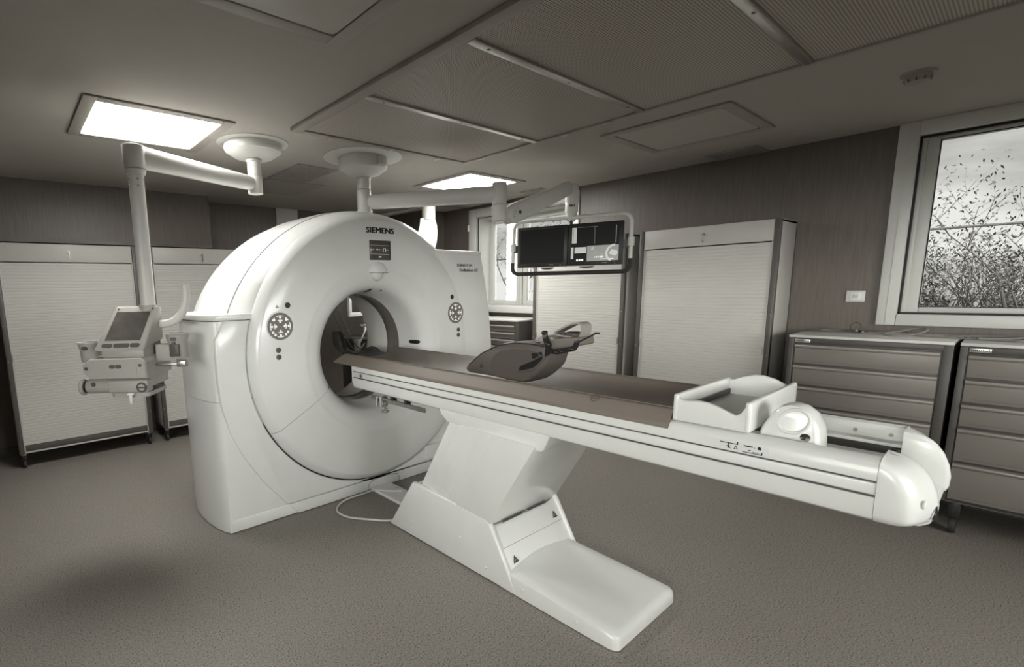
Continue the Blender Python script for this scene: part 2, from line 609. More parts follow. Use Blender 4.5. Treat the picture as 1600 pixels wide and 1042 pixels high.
# windows 3 and 4 : added in the unseen walls behind the camera for fill light
def added_window(name, along, a0, a1, at, n):
    def bx(m, p, q, z0, z1, d0, d1):
        return m.box(p, q, at + d0, at + d1, z0, z1, .005) if along == 'x' else m.box(at + d0, at + d1, p, q, z0, z1, .005)
    m = MB()
    bx(m, a0, a0 + .07, wz0, wz1, -.08, 0), bx(m, a1 - .07, a1, wz0, wz1, -.08, 0)
    bx(m, a0 + .07, a1 - .07, wz0, wz0 + .07, -.08, 0), bx(m, a0 + .07, a1 - .07, wz1 - .07, wz1, -.08, 0)
    for i in range(1, n):
        c = a0 + (a1 - a0) * i / n
        bx(m, c - .045, c + .045, wz0 + .07, wz1 - .07, -.08, 0)
    o = struct(name, m, PVC)
    m = MB()
    for i in range(n):
        p, q = a0 + (a1 - a0) * i / n, a0 + (a1 - a0) * (i + 1) / n
        bx(m, p + .06, q - .06, wz0 + .06, wz1 - .06, -.045, -.04)
    struct('glass_pane', m, GLASS, o)


added_window('added_window_3', 'y', w3y0, w3y1, XL, 3)
added_window('added_window_4', 'x', w4x0, w4x1, YN, 2)
for nm, lc, rt, sx, sy in (('daylight_portal', (XL - .09, (w3y0 + w3y1) / 2, (wz0 + wz1) / 2), (0, R_(-90), 0), wz1 - wz0, w3y1 - w3y0),
                           ('daylight_portal', ((w4x0 + w4x1) / 2, YN - .09, (wz0 + wz1) / 2), (R_(90), 0, 0), w4x1 - w4x0, wz1 - wz0),
                           ('daylight_portal', (5.13, (w1y0 + w1y1) / 2, (w1z0 + w1z1) / 2), (0, R_(90), 0), w1z1 - w1z0, w1y1 - w1y0),
                           ('daylight_portal', (5.13, (w2y0 + w2y1) / 2, (w2z0 + w2z1) / 2), (0, R_(90), 0), w2z1 - w2z0, w2y1 - w2y0)):
    ld = bpy.data.lights.new(nm, 'AREA')
    ld.shape = 'RECTANGLE'
    ld.size, ld.size_y = sx, sy
    ld.cycles.is_portal = True
    lo = bpy.data.objects.new(nm, ld)
    lo.location, lo.rotation_euler = lc, rt
    C.objects.link(lo)

# ------------------------------------------------------------------ outdoors
struct('ground', MB().box(-40, 60, -40, 60, -.7, -.6), GRASS)


def tree(x, y, h, seed, label, leaves=260, spread=1.0, cat='tree', lr=0.35):
    rnd = random.Random(seed)
    t = thing('tree', label, cat, (x, y, -.6), group='trees outside the windows')
    wood, leaf = MB(), MB()
    tips = []

    def grow(p, d, length, r, depth):
        pts, rs = [p], [r]
        n = 4
        for i in range(n):
            d = (d + V((rnd.uniform(-.22, .22), rnd.uniform(-.22, .22), rnd.uniform(-.05, .14)))).normalized()
            p = p + d * (length / n)
            pts.append(p)
            rs.append(r * (1 - .5 * (i + 1) / n))
            if depth < 4 and i >= 1:
                for _ in range(rnd.choice((1, 1, 2))):
                    a = rnd.uniform(0, 2 * PI)
                    side = V((math.cos(a), math.sin(a), rnd.uniform(.1, .7))).normalized()
                    grow(p, (d * .55 + side * .75 * spread).normalized(), length * rnd.uniform(.5, .72), rs[-1] * .7, depth + 1)
        wood.tube(pts, rs, n=5 if depth > 1 else 7)
        tips.append(p)
        if depth >= 3:
            tips.append(pts[2])

    base = V((x, y, -.65))
    grow(base, V((rnd.uniform(-.1, .1), rnd.uniform(-.1, .1), 1)), h * .40, .016 + h * .004, 1)
    rnd.shuffle(tips)
    for i in range(leaves * 2):
        q = rnd.choice(tips) + V((rnd.gauss(0, lr * .4), rnd.gauss(0, lr * .4), rnd.gauss(0, lr * .4)))
        u = V((rnd.uniform(-1, 1), rnd.uniform(-1, 1), rnd.uniform(-1, 1))).normalized()
        w = u.orthogonal().normalized()
        k = rnd.uniform(.018, .042)
        vs = [q - u * k, q + w * k * .45, q + u * k, q - w * k * .45]
        bv = [leaf.bm.verts.new(c) for c in vs]
        leaf.bm.faces.new(bv)
    wood.build('trunk', BARK, t)
    leaf.build('foliage', LEAF, t)
    return t


tree(13.5, 1.05, 4.6, 3, 'thin leaning tree, leftmost behind the wide window', 420)
tree(12.2, 0.55, 4.2, 11, 'bushy half bare tree left of centre behind the wide window', 520)
tree(14.0, 0.25, 4.5, 8, 'bare twiggy tree in the middle of the wide window', 260)
tree(11.5, -0.05, 5.4, 21, 'tall dark tree at the right edge of the wide window', 420)
tree(15.5, -1.6, 5.0, 5, 'loose leafy tree farthest right behind the wide window', 420)
rb = random.Random(4)
for i, (hx, hy, hr, lab) in enumerate(((16.5, 1.40, 1.15, 'low dark shrub below the leftmost tree outside'), (16.0, .35, 1.1, 'low dark shrub below the middle trees outside'),
                                       (15.5, -.45, 1.2, 'low dark shrub below the tall dark tree outside'))):
    lf = MB()
    for k in range(2200):
        a, b2 = rb.uniform(0, 2 * PI), rb.uniform(0, 1)
        rr = hr * b2 ** .4
        el = math.asin(rb.uniform(0, 1))
        q = V((hx + rr * math.cos(a) * math.cos(el) * .7, hy + .36 * rr * math.sin(a) * math.cos(el), -.6 + 2.5 * rr / hr * math.sin(el) * rb.uniform(.8, 1.1)))
        u = V((rb.uniform(-1, 1), rb.uniform(-1, 1), rb.uniform(-1, 1))).normalized()
        w = u.orthogonal().normalized()
        s_ = rb.uniform(.03, .07)
        lf.bm.faces.new([lf.bm.verts.new(c) for c in (q - u * s_, q + w * s_ * .5, q + u * s_, q - w * s_ * .5)])
    sh = thing('shrub', lab, 'shrub', (hx, hy, -.6), group='shrubs outside the wide window')
    lf.build('foliage', LEAF, sh)
    st = MB()
    for k in range(9):
        a = k * .7
        st.tube([(hx + .05 * math.cos(a), hy + .05 * math.sin(a), -.65), (hx + .2 * math.cos(a), hy + .25 * math.sin(a), .4), (hx + .4 * math.cos(a), hy + .6 * math.sin(a), 1.4)], [.025, .018, .006], n=5)
    st.build('stem', BARK, sh)
tree(9.5, 7.1, 5.8, 31, 'pale bare tree behind the left leaf of the corner window', 300)
tree(10.5, 6.55, 5.0, 37, 'dense bushy tree low behind the corner window', 900)
tree(12.0, 7.3, 5.4, 39, 'half bare tree behind the right leaf of the corner window', 700)
po = thing('post', 'white rendered post outside the corner window', 'post', (7.4, 5.95, -.6))
MB().box(7.33, 7.47, 5.88, 6.02, -.6, 4.2, .01).build('shaft', WHITE_SATIN, po)
MB().box(7.28, 7.52, 5.83, 6.07, -.6, -.3, .02).build('foot', WHITE_SATIN, po)
tag(MB().tube([(9.2, 9 - k, 2.112 - .02 * math.sin(k * PI / 16)) for k in range(17)], .015, n=8).build('power_line', RUBBER),
    'dark power line crossing the sky outside the wide window', 'power line')

# ================================================================== CEILING FITTINGS
LG = 'square ceiling light panels'


def ceiling_light(cx, cy, lit, label, flush=0.0):
    t = thing('ceiling_light', label, 'ceiling light', (cx, cy, CH), group=LG)
    mb = MB()
    h, f = .325, .39
    z0 = CH - .012
    mb.box(cx - f, cx - h, cy - f, cy + f, z0, CH - .0005, .003).box(cx + h, cx + f, cy - f, cy + f, z0, CH - .0005, .003)
    mb.box(cx - h, cx + h, cy - f, cy - h, z0, CH - .0005, .003).box(cx - h, cx + h, cy + h, cy + f, z0, CH - .0005, .003)
    mb.build('frame', CEILFRAME, t)
    MB().prism(rrect(cx - h + .004, cx + h - .004, cy - h + .004, cy + h - .004, .03), 'z', CH - .008, CH - .0005).build('diffuser', LIGHT if lit else UNLIT, t)
    return t


ceiling_light(.825, 3.44, True, 'lit square ceiling panel above the left swing arm')
ceiling_light(3.715, 3.53, True, 'lit square ceiling panel behind the monitor arm')
ceiling_light(3.715, 1.545, False, 'unlit square ceiling panel near the right hand wall')
ceiling_light(.825, 1.50, False, 'unlit square ceiling panel at the top left of the photo')


def vent(x0, x1, y0, y1, label, m=VENT, name='ceiling_vent'):
    t = thing(name, label, 'ceiling vent', ((x0 + x1) / 2, (y0 + y1) / 2, CH), group='square ceiling vent plates')
    MB().box(x0, x1, y0, y1, CH - .008, CH - .0005, .002).build('frame', m, t)
    mb = MB()
    n = 14
    for i in range(n):
        yy = y0 + .03 + (y1 - y0 - .06) * i / (n - 1)
        mb.box(x0 + .025, x1 - .025, yy - .006, yy + .006, CH - .0105, CH - .0075)
    mb.build('slats', m, t)
    return t


vent(1.985, 2.36, 3.745, 4.34, 'grey square ceiling plate beside the monitor arm mount')
vent(1.985, 2.60, 4.37, 4.965, 'pale square ceiling plate farthest back, next to the grey one', CEILFRAME)
vent(4.53, 4.815, 1.38, 1.74, 'grey ceiling vent against the right wall above the shutter cabinets')
vent(4.53, 4.78, 3.27, 3.55, 'small grey ceiling vent above the corner window')
vent(4.36, 4.74, 4.49, 4.66, 'narrow grey ceiling vent in the far right corner')

gx0, gx1, gy1 = 1.525, 3.055, 2.965
t = thing('laminar_air_diffuser', 'large perforated metal air diffuser across the middle of the ceiling', 'air diffuser', ((gx0 + gx1) / 2, 1.1, CH))
yb = [2.965, 2.238, 1.51, .745, .02, -.70]
mb = MB()
zt, zb = CH - .0005, CH - .024
mb.box(gx0, gx0 + .07, yb[-1], gy1, zb, zt, .003).box(gx1 - .035, gx1, yb[-1], gy1, zb, zt, .003)
mb.box(gx0 + .07, gx1 - .035, gy1 - .05, gy1, zb, zt, .003).box(gx0 + .07, gx1 - .035, yb[-1], yb[-1] + .05, zb, zt, .003)
mb.build('outer_frame', CEILFRAME, t)
for i in range(5):
    MB().box(gx0 + .07, gx1 - .035, yb[i + 1] + .018, yb[i] - .018, CH - .014, CH - .001).build('perforated_panel', PERF, t)
for y in yb[1:-1]:
    mb = MB().box(gx0 + .07, gx1 - .035, y - .02, y + .02, CH - .026, CH - .012, .002)
    bar = mb.build('divider_rail', ALU, t)
    for k in (.12, .5, .88):
        xx = gx0 + (gx1 - gx0) * k
        MB().cyl((xx, y, CH - .029), (xx, y, CH - .025), .007, n=10).build('screw', STEEL, bar)
for x, y in ((gx1 - .02, 2.75), (gx1 - .02, 2.42), (gx1 - .02, 2.02), (gx1 - .02, 1.72), (1.8, gy1 - .022), (2.3, gy1 - .022), (2.75, gy1 - .022)):
    MB().box(x - .012, x + .012, y - .03, y + .03, CH - .028, CH - .0235, .001).build('clip', ALU, t)

t = thing('smoke_detector', 'round smoke detector on the dark ceiling near the wide window', 'smoke detector', (3.68, .46, CH))
MB().lathe([(0, -.012), (.062, -.012), (.066, -.006), (.066, -.0005), (0, -.0005)], (3.68, .46, CH), n=32).build('base', CEILFRAME, t)
MB().lathe([(0, -.055), (.03, -.053), (.046, -.044), (.052, -.028), (.05, -.012), (0, -.012)], (3.68, .46, CH), n=32).build('sensor_head', CEILFRAME, t)
mb = MB()
for k in range(10):
    a = k * PI / 5
    mb.cyl((3.68 + .05 * math.cos(a), .46 + .05 * math.sin(a), CH - .03), (3.68 + .044 * math.cos(a), .46 + .044 * math.sin(a), CH - .044), .004, n=6)
mb.build('grille', DGREY, t)


# ================================================================== CT GANTRY
GX, GZ = 2.1, 1.06
G = thing('ct_gantry', 'large white ring shaped CT scanner gantry standing on the floor', 'CT scanner', (GX, 3.35, 0))
NA = 180


def arch(y, R, cz, low):
    out = []
    e = GZ - cz
    for i in range(NA):
        a = 2 * PI * i / NA
        dx, dz = math.cos(a), math.sin(a)
        ad = math.degrees(a)
        if ad > 270:
            ad -= 360
        Rr = R
        if low is not None:
            k = min(1, max(0, (71 - ad) / 7.0))
            k = k * k * (3 - 2 * k)
            Rr = R + (low - R) * k
            cz2 = cz + (GZ - .02 - cz) * k
        else:
            cz2 = cz
        e = GZ - cz2
        tt = -e * dz + math.sqrt(max(1e-6, (e * dz) ** 2 + Rr * Rr - e * e))
        if GZ + tt * dz < cz2:
            tt = Rr / max(abs(dx), 1e-5)
            z = GZ + tt * dz
            if z < 0.03:
                tt = (GZ - .03) / -dz
        out.append((GX + tt * dx, y, GZ + tt * dz))
    return out


def ring(y, r):
    return [(GX + r * math.cos(2 * PI * i / NA), y, GZ + r * math.sin(2 * PI * i / NA)) for i in range(NA)]


secs = [ring(2.95, .80), arch(2.948, .962, 1.055, None), arch(2.98, 1.0, 1.035, .965), arch(3.06, 1.07, .98, .97), arch(3.2, 1.133, .928, .975),
        arch(3.5, 1.136, .928, .975), arch(3.7, 1.12, .93, .96), arch(3.78, 1.07, .95, .93), arch(3.8, 1.02, .97, .9), ring(3.8, .56)]
MB().loft(secs, caps=False).build('housing', WHITE, G, ang=50)
# thin seam round the housing shell
MB().tube([(GX + 1.087 * math.cos(a), 3.083, .965 + 1.087 * math.sin(a)) for a in [R_(76 + k * 2.2) for k in range(40)]], .002, n=6).build('housing_seam', SEAM, G)

# front ring cover, two mouldings with a fine joint low on each side
prof = [(.955, 2.948), (.962, 2.938), (.958, 2.925), (.935, 2.893), (.915, 2.874), (.905, 2.870), (.80, 2.868), (.70, 2.868), (.60, 2.870), (.586, 2.871),
        (.580, 2.874), (.555, 2.877), (.51, 2.888), (.475, 2.908), (.452, 2.933), (.437, 2.958), (.425, 3.0), (.413, 3.07), (.402, 3.15)]
aj0, aj1 = R_(209.2), R_(330.8)
eps = .0016
MB().lathe(prof, (GX, 0, GZ), 'y', 130, aj1 + eps - 2 * PI, aj0 - eps).build('upper_front_cover', WHITE, G, ang=60)
MB().lathe(prof, (GX, 0, GZ), 'y', 70, aj0 + eps, aj1 - eps).build('lower_front_cover', WHITE, G, ang=60)
MB().lathe([(r - .004, y + .004) for r, y in prof[1:]], (GX, 0, GZ), 'y', 8, aj0 - .01, aj0 + .01).lathe([(r - .004, y + .004) for r, y in prof[1:]], (GX, 0, GZ), 'y', 8, aj1 - .01, aj1 + .01).build('cover_joint', SEAM, G)
MB().lathe([(.402, 3.15), (.398, 3.155), (.398, 3.30), (.402, 3.305)], (GX, 0, GZ), 'y', 96).build('scan_window', BORE, G, ang=60)
MB().lathe([(.402, 3.305), (.404, 3.36), (.408, 3.46), (.425, 3.56), (.455, 3.66), (.50, 3.74), (.565, 3.805)], (GX, 0, GZ), 'y', 96).build('rear_funnel', WHITE, G, ang=60)

# lower front skirt bounded by the big arc, plinth and corner block
arc = [(1.01, 1.33), (.955, 1.22), (.950, 1.115), (.952, .96), (.964, .806), (1.006, .637), (1.046, .54), (1.094, .446), (1.2, .277), (1.34, .102), (1.352, .086)]
pl = arc + [(2.848, .086), (2.86, .102), (3.0, .277), (3.106, .446), (3.194, .637), (3.2, .8), (3.2, 1.33)]
pl += [(GX + .970 * math.cos(R_(a)), GZ + .970 * math.sin(R_(a))) for a in [16 - (212 * k / 60) for k in range(61)]]
MB().prism(pl, 'y', 2.926, 2.97, .010, 3).build('front_skirt', WHITE, G)
MB().box(.975, 3.22, 2.938, 3.0, .004, .082, .006).prism([(1.36, .082), (1.43, .004), (2.77, .004), (2.84, .082)], 'y', 2.927, 2.95, .004).build('plinth', WHITE, G)
MB().tube([(2.0, 2.9255, .006), (2.01, 2.9255, .05), (2.04, 2.9255, .072), (2.10, 2.9255, .078), (2.24, 2.9255, .078), (2.28, 2.9255, .07), (2.30, 2.9255, .04), (2.30, 2.9255, .006)], .0016, n=6).build('cable_port_seam', SEAM, G)


MB().lathe([(.935, 2.944), (.985, 2.944), (.985, 2.947), (.935, 2.947)], (GX, 0, GZ), 'y', 90, R_(-197), R_(17)).build('cover_gap', BLACK, G)


def wing(z, x0, ex):
    # plan outline of the left wing: front face, rounded corner, bulging flank, back
    p = [(1.30, 2.945), (.985, 2.941), (.968, 2.945), (.955 - ex, 2.962), (.938 - ex, 3.0), (.918 - ex, 3.08), (.903 - ex, 3.2), (.900 - ex, 3.32), (.912 - ex, 3.46), (.94 - ex, 3.58), (1.0, 3.66), (1.30, 3.68)]
    return [(x, y, z) for x, y in p]


MB().loft([wing(.004, 0, -.004), wing(.05, 0, 0), wing(.5, 0, .004), wing(.84, 0, .010)]).build('left_flank_lower', WHITE, G, ang=28)
MB().loft([wing(.843, 0, .012), wing(1.1, 0, .010), wing(1.326, 0, .004)]).build('left_flank_upper', WHITE, G, ang=28)
sh = [(x, y) for x, y, z in wing(0, 0, .012)]
sh[0], sh[1], sh[2] = (1.28, 2.932), (.985, 2.925), (.958, 2.930)
MB().prism(sh, 'z', 1.331, 1.366, .006, 3).build('shoulder_cover', WHITE, G)
MB().box(1.272, 1.284, 2.918, 2.93, 1.320, 1.330).build('shoulder_clip', INK, G)

# right wing, flush with the ring cover, carrying the product name
R = .86
wl = [(GX + R * math.cos(R_(a)), GZ + R * math.sin(R_(a))) for a in range(57, -27, -6)]
wr = [(3.30, .69), (3.315, .97), (3.285, 1.25), (3.24, 1.486), (3.205, 1.63), (3.172, 1.754)]
MB().prism(wl[::1] + wr, 'y', 2.8695, 3.55, .014, 3).build('right_wing', WHITE, G)
low = [(2.75, .004), (3.26, .004), (3.30, .3), (3.30, .70), (2.75, .70)]
MB().prism(low, 'y', 2.93, 3.60, .012, 3).build('right_flank_lower', WHITE, G)
MB().prism([(2.58, 1.7575), (3.172, 1.7575), (3.168, 1.788), (2.56, 1.788)], 'y', 2.868, 3.55, .008, 3).build('wing_cap', WHITE, G)
MB().box(2.556, 2.80, 2.895, 2.93, .118, .235, .008, 3).build('service_box', WHITE, G)

FY = 2.868
UX, UZ = (1, 0, 0), (0, 0, 1)


def keypad(cx, cz):
    k = MB().cyl((cx, FY + .004, cz), (cx, FY - .001, cz), .094, n=40).build('keypad_rim', WHITE, G)
    p = MB().cyl((cx, FY + .002, cz), (cx, FY - .003, cz), .085, n=40).build('keypad', PADGREY, G)
    mb = MB()
    o = (cx, FY - .003, cz)
    for r, w, hw in ((.066, .0045, .34), (.039, .0045, .42)):
        for q in range(4):
            a = q * PI / 2
            mb.flat(o, UX, UZ, [arcband(0, 0, r - w / 2, r + w / 2, a - hw, a + hw, 8), circ((r - .010) * math.cos(a), (r - .010) * math.sin(a), .0075, 10)])
    for a in (PI / 4, 3 * PI / 4):
        c, s_ = math.cos(a), math.sin(a)
        mb.flat(o, UX, UZ, [arcband(0, 0, .062, .067, a - .2, a + .2, 5), circ(.058 * c, .058 * s_, .0085, 10)])
    for a in (5 * PI / 4, 7 * PI / 4):
        for da in (-.17, .17):
            c, s_ = math.cos(a + da), math.sin(a + da)
            mb.flat(o, UX, UZ, [[(.062 * c + x, .062 * s_ + y) for x, y in rect(-.007, .007, -.007, .007)]])
    plabel(mb.build('keypad_symbol', PADLIT, p), 'white lit pictograms on the keypad')


for sx, cx in ((-1, 1.340), (1, 2.868)):
    keypad(cx, 1.281 if sx < 0 else 1.295)
    zb_ = (1.134, 1.090) if sx < 0 else (1.157, 1.114)
    bx = 1.319 if sx < 0 else 2.899
    for z in zb_:
        b = MB().cyl((bx, FY + .006, z), (bx, FY - .005, z), .0175, n=24, bev=.002).build('stop_button', PADGREY, G)
        MB().lathe([(.010, -.0065), (.013, -.0065), (.013, -.005), (.010, -.005)], (bx, FY, z), 'y', 20).flat((bx, FY - .005, z), UX, UZ, [rect(-.003, .003, -.006, .006)]).build('button_mark', BLACK, b)
    dx = 1.397 if sx < 0 else 2.829
    plabel(MB().cyl((dx, FY + .004, 1.409 if sx < 0 else 1.423), (dx, FY - .002, 1.409 if sx < 0 else 1.423), .0185, n=24).build('speaker_disc', BLACK, G), 'black round disc')
warning((1.326, FY - .0005, 1.395), UX, UZ, .022, G)

# display
dsp = MB().box(2.034, 2.212, FY - .005, FY + .02, 1.698, 1.833, .003).build('display', DISPBG, G)
o = (2.034, FY - .005, 1.698)
mb = MB().flat(o, UX, UZ, [rect(.006, .168, .100, .1012), rect(.006, .168, .040, .0412), rect(.075, .098, .017, .026)] +
               [rect(x, x + .005, .067, .075) for x in (.030, .053, .060, .067, .080)] + [rect(.150, .162, .069, .073), rect(.10, .108, .069, .071)] +
               [arcband(.125, .070, .010, .0145, -1.3, 1.5, 10), arcband(.123, .070, .007, .010, 1.7, 4.3, 8)] +
               [circ(.013 + x, .071 + y, .0032, 8) for x, y in ((0, .009), (0, -.009), (.008, 0), (-.006, 0))])
plabel(mb.build('display_readout', SCREENGREY, dsp), 'pale symbols on the display')
MB().box(2.205, 2.214, FY - .0056, FY - .003, 1.70, 1.832).build('display_edge', BLACK, dsp)
text('maker_lettering', 'SIEMENS', (2.012, FY - .0005, 1.8825), UX, UZ, .238, .037, INK, G, bold=.0017)
text('model_lettering', 'SOMATOM', (2.887, 2.8690, 1.660), UX, UZ, .172, .0225, INK, G, bold=.0005)
text('model_lettering', 'Definition AS', (2.917, 2.8690, 1.6225), UX, UZ, .210, .0235, INK, G, bold=.0005)

# camera dome over the funnel
t_ = MB()
t_.lathe([(.0785 * math.cos(b), .075 * math.sin(b)) for b in [k * PI / 24 for k in range(13)]], (0, 0, 0), 'z', 36)
t_.xf(Matrix.Translation((2.108, 2.876, 1.612)) @ Matrix.Diagonal((1, .42, 1, 1)))
dm = t_.build('sensor_dome', WHITE, G)
MB().box(2.033, 2.183, 2.848, 2.876, 1.609, 1.6125, .001).build('dome_underside', SEAM, G)
MB().ball((2.108, 2.890, 1.609), (.055, .03, .055)).build('dome_lower_bulge', WHITE, G)


def bore_patch(name, a, y0, y1, hw, m):
    """dark light-window lying flush in the funnel surface"""
    def rad(y):
        pr = [(2.888, .51), (2.908, .475), (2.933, .452), (2.958, .437), (3.0, .425), (3.07, .413), (3.15, .402)]
        for (ya, ra), (yb_, rb_) in zip(pr, pr[1:]):
            if ya <= y <= yb_:
                return ra + (rb_ - ra) * (y - ya) / (yb_ - ya)
        return .402
    secs = []
    n = 10
    for i in range(n + 1):
        y = y0 + (y1 - y0) * i / n
        k = math.sqrt(max(.02, 1 - abs(2 * i / n - 1) ** 5))
        secs.append([(GX + (rad(y) - .003) * math.cos(a + hw * k * q), y, GZ + (rad(y) - .003) * math.sin(a + hw * k * q)) for q in (-1, -.5, 0, .5, 1)])
    return plabel(MB().loft(secs, closed=False, caps=False).build(name, m, G), 'dark laser light window in the bore')


bore_patch('laser_window', R_(2.5), 2.935, 3.04, .036, BLACK)
bore_patch('laser_window', R_(90.5), 2.945, 3.04, .036, BLACK)
bore_patch('laser_window', R_(177.5), 2.935, 3.04, .036, BLACK)
MB().cyl((2.19, 2.958, 1.49), (2.19, 2.958, 1.482), .008, n=12).build('microphone_hole', SEAM, G)

# ================================================================== PATIENT TABLE
T = thing('patient_table', 'long white scanner table cantilevered from a slanted floor pedestal', 'patient table', (2.1, 1.6, 0))
TX0, TX1 = 1.83, 2.37


def mir(p):
    return [(4.2 - x, z) for x, z in p]


near = [(1.83, .984), (1.83, .949), (1.8375, .946), (1.8375, .904), (1.83, .901), (1.83, .853), (1.836, .838), (1.85, .829), (1.90, .815), (1.90, .985), (1.888, 1.004), (1.872, 1.010), (1.850, 1.006), (1.838, .998)]
mb = MB()
mb.prism(near, 'y', .205, 2.815)
mb.prism(mir(near)[::-1], 'y', .205, 2.815)
mb.prism([(1.89, .816), (2.31, .816), (2.31, .988), (1.89, .988)], 'y', .72, 2.80)
mb.prism([(1.895, .822), (2.305, .822), (2.305, .890), (1.895, .890)], 'y', .18, .75)
mb.prism([(1.895, .86), (2.245, .86), (2.245, .925), (1.895, .925)], 'y', .20, .75)
mb.build('table_body', WHITE, T, ang=30)
for px, s_ in ((1.83, 1), (2.37, -1)):
    xs = sorted((px + s_ * .001, px + s_ * .012))
    MB().box(xs[0], xs[1], .207, 2.806, .9065, .9435, .009, 3).build('side_trim', WHITE, T)
    MB().box(px - .0004 if s_ > 0 else px - .006, px + .006 if s_ > 0 else px + .0004, .206, 2.81, .9440, .9478).box(px - .0004 if s_ > 0 else px - .006, px + .006 if s_ > 0 else px + .0004, .206, 2.81, .9022, .9060).build('trim_joint', SEAM, T)
    ol = [(1.865 + (x - 1.865) * 1.006, .91 + (z - .91) * 1.003) for x, z in near]
    MB().prism(ol if s_ > 0 else mir(ol)[::-1], 'y', .2056, .2070).build('cap_joint', SEAM, T)
# bore-end nose
secs = []
for y, zb2, i in ((2.815, .832, 0), (2.835, .85, .003), (2.845, .88, .010)):
    secs.append([(1.83 + i, y, .985 - i), (1.83 + i, y, zb2 + .02), (1.845 + i, y, zb2), (2.355 - i, y, zb2), (2.37 - i, y, zb2 + .02), (2.37 - i, y, .985 - i)])
MB().loft(secs).build('nose_cap', WHITE, T)
MB().cyl((1.826, 2.72, .925), (1.832, 2.72, .925), .012, n=16).build('nose_bolt', STEEL, T)

# foot end: two rounded end caps joined by a low crossbar
def cap(side):
    secs = []
    for z, y0, i in ((.8195, .150, .052), (.8225, .128, .034), (.829, .110, .019), (.838, .099, .007), (.853, .093, .0), (.885, .092, 0), (.92, .098, 0), (.955, .112, 0),
                     (.978, .128, 0), (.990, .141, .002), (.999, .156, .008), (1.006, .175, .018), (1.010, .192, .038)):
        x0 = 1.8292 + i
        e5 = y0 - .092
        sec = [(x0, .206, z)] + [(x0 + a, min(.204, y + e5), z) for a, y in ((0, .158), (.0025, .146), (.008, .136), (.018, .127), (.035, .119), (.060, .110), (.085, .102))]
        sec += [(1.93, y0 + .003, z), (1.946, y0, z), (1.957, y0 + .004, z), (1.962, y0 + .013, z), (1.962, .206, z)]
        secs.append([((x if side > 0 else 4.2 - x), y, zz) for x, y, zz in sec])
    return MB().loft(secs)


c1 = cap(1).build('end_cap', WHITE, T, ang=35)
c2 = cap(-1).build('end_cap', WHITE, T, ang=35)
MB().ball((1.872, .1150, .900), (.010, .005, .012), 12, 8).build('button', WHITE_SATIN, c1)
warning((1.926, .0955, .850), (.95, -.2, 0), (0, 0, 1), .042, T)
mb = MB().prism([(.100, .850), (.104, .822), (.125, .806), (.206, .800), (.206, .905), (.185, .905), (.172, .872), (.15, .858), (.135, .862)], 'x', 1.955, 2.245, .005, 3)
mb.build('crossbar', WHITE, T)
# channel details
MB().box(2.255, 2.304, .207, .74, .948, .960, .003).build('channel_rail', WHITE_SATIN, T)
MB().box(2.290, 2.302, .208, .74, .888, .949).build('rail_slot', BORE, T)
MB().box(2.246, 2.29, .207, .222, .888, .946, .003).build('rail_stop', BLACK, T)
for y in (.24, .33):
    MB().cyl((2.294, y, .978), (2.303, y, .978), .006, n=12).build('channel_screw', STEEL, T)
# pictogram label on the near side
o = (1.8285, .600, .950)
U, W = (0, -1, 0), (0, 0, 1)
MB().flat((1.829, .61, .949), U, W, [rect(0, .155, 0, .034)], .0006).build('label_plate', WHITE_SATIN, T)
mb = MB().flat(o, U, W, [rect(.010, .062, .0235, .0262), rect(.058, .062, .0235, .033), rect(.034, .0365, .012, .024), [(.029, .016), (.042, .016), (.0355, .009)],
                         rect(.028, .043, .0075, .0090), rect(.075, .128, .004, .0062), rect(.126, .1295, .004, .013), rect(.078, .103, .0235, .0275),
                         rect(.106, .110, .0235, .0245), circ(.1205, .0255, .0048, 10), rect(.116, .125, .020, .024), [(.090, .0140), (.100, .0140), (.095, .0095)], rect(.103, .120, .0085, .0100)], .0008)
for a, b, c in (((.050, .008), (.063, .008), (.0565, .020)),):
    q = [a, b, c]
    cc = ((a[0] + b[0] + c[0]) / 3, (a[1] + b[1] + c[1]) / 3)
    inn = [(cc[0] + (x - cc[0]) * .5, cc[1] + (y - cc[1]) * .5) for x, y in q]
    for i in range(3):
        mb.flat(o, U, W, [[q[i], q[(i + 1) % 3], inn[(i + 1) % 3], inn[i]]], .0008)
plabel(mb.build('pictogram', INK, T), 'black loading pictograms')

# drive handle in the channel
hp = [(.513, .975), (.511, .995), (.502, 1.03), (.475, 1.082), (.452, 1.108), (.43, 1.116), (.40, 1.110), (.372, 1.088), (.356, 1.05), (.350, 1.0), (.349, .90), (.513, .90)]
mbh = MB()


def hsec(x, k, dz):
    cy, cz = .44, .97
    return [(x, cy + (y - cy) * k, cz + (z - cz) * k + dz) for y, z in hp]


mbh.loft([hsec(1.905, .90, -.004), hsec(1.912, .97, 0), hsec(1.925, 1.0, 0), hsec(1.98, 1.0, -.003), hsec(2.02, .97, -.010), hsec(2.04, .85, -.02)])
ho = [(.417 + .039 * math.cos(a) + .006 * math.sin(a), 1.062 + .036 * math.sin(a) - .014 * math.cos(a)) for a in [k * PI / 14 for k in range(28)]]
hd = mbh.build('drive_handle', WHITE, T, ang=35)
hl = T.location
cut = MB().loft([[(1.88 - hl.x, y - hl.y, z - hl.z) for y, z in ho], [(2.10 - hl.x, y - hl.y, z - hl.z) for y, z in ho]]).build('cutter', WHITE)
bo = hd.modifiers.new('hole', 'BOOLEAN')
bo.operation, bo.object, bo.solver = 'DIFFERENCE', cut, 'EXACT'
bpy.context.view_layer.update()
nm_ = bpy.data.meshes.new_from_object(hd.evaluated_get(bpy.context.evaluated_depsgraph_get()))
hd.modifiers.clear()
hd.data = nm_
hd.data.set_sharp_from_angle(angle=R_(35))
bpy.data.objects.remove(cut)
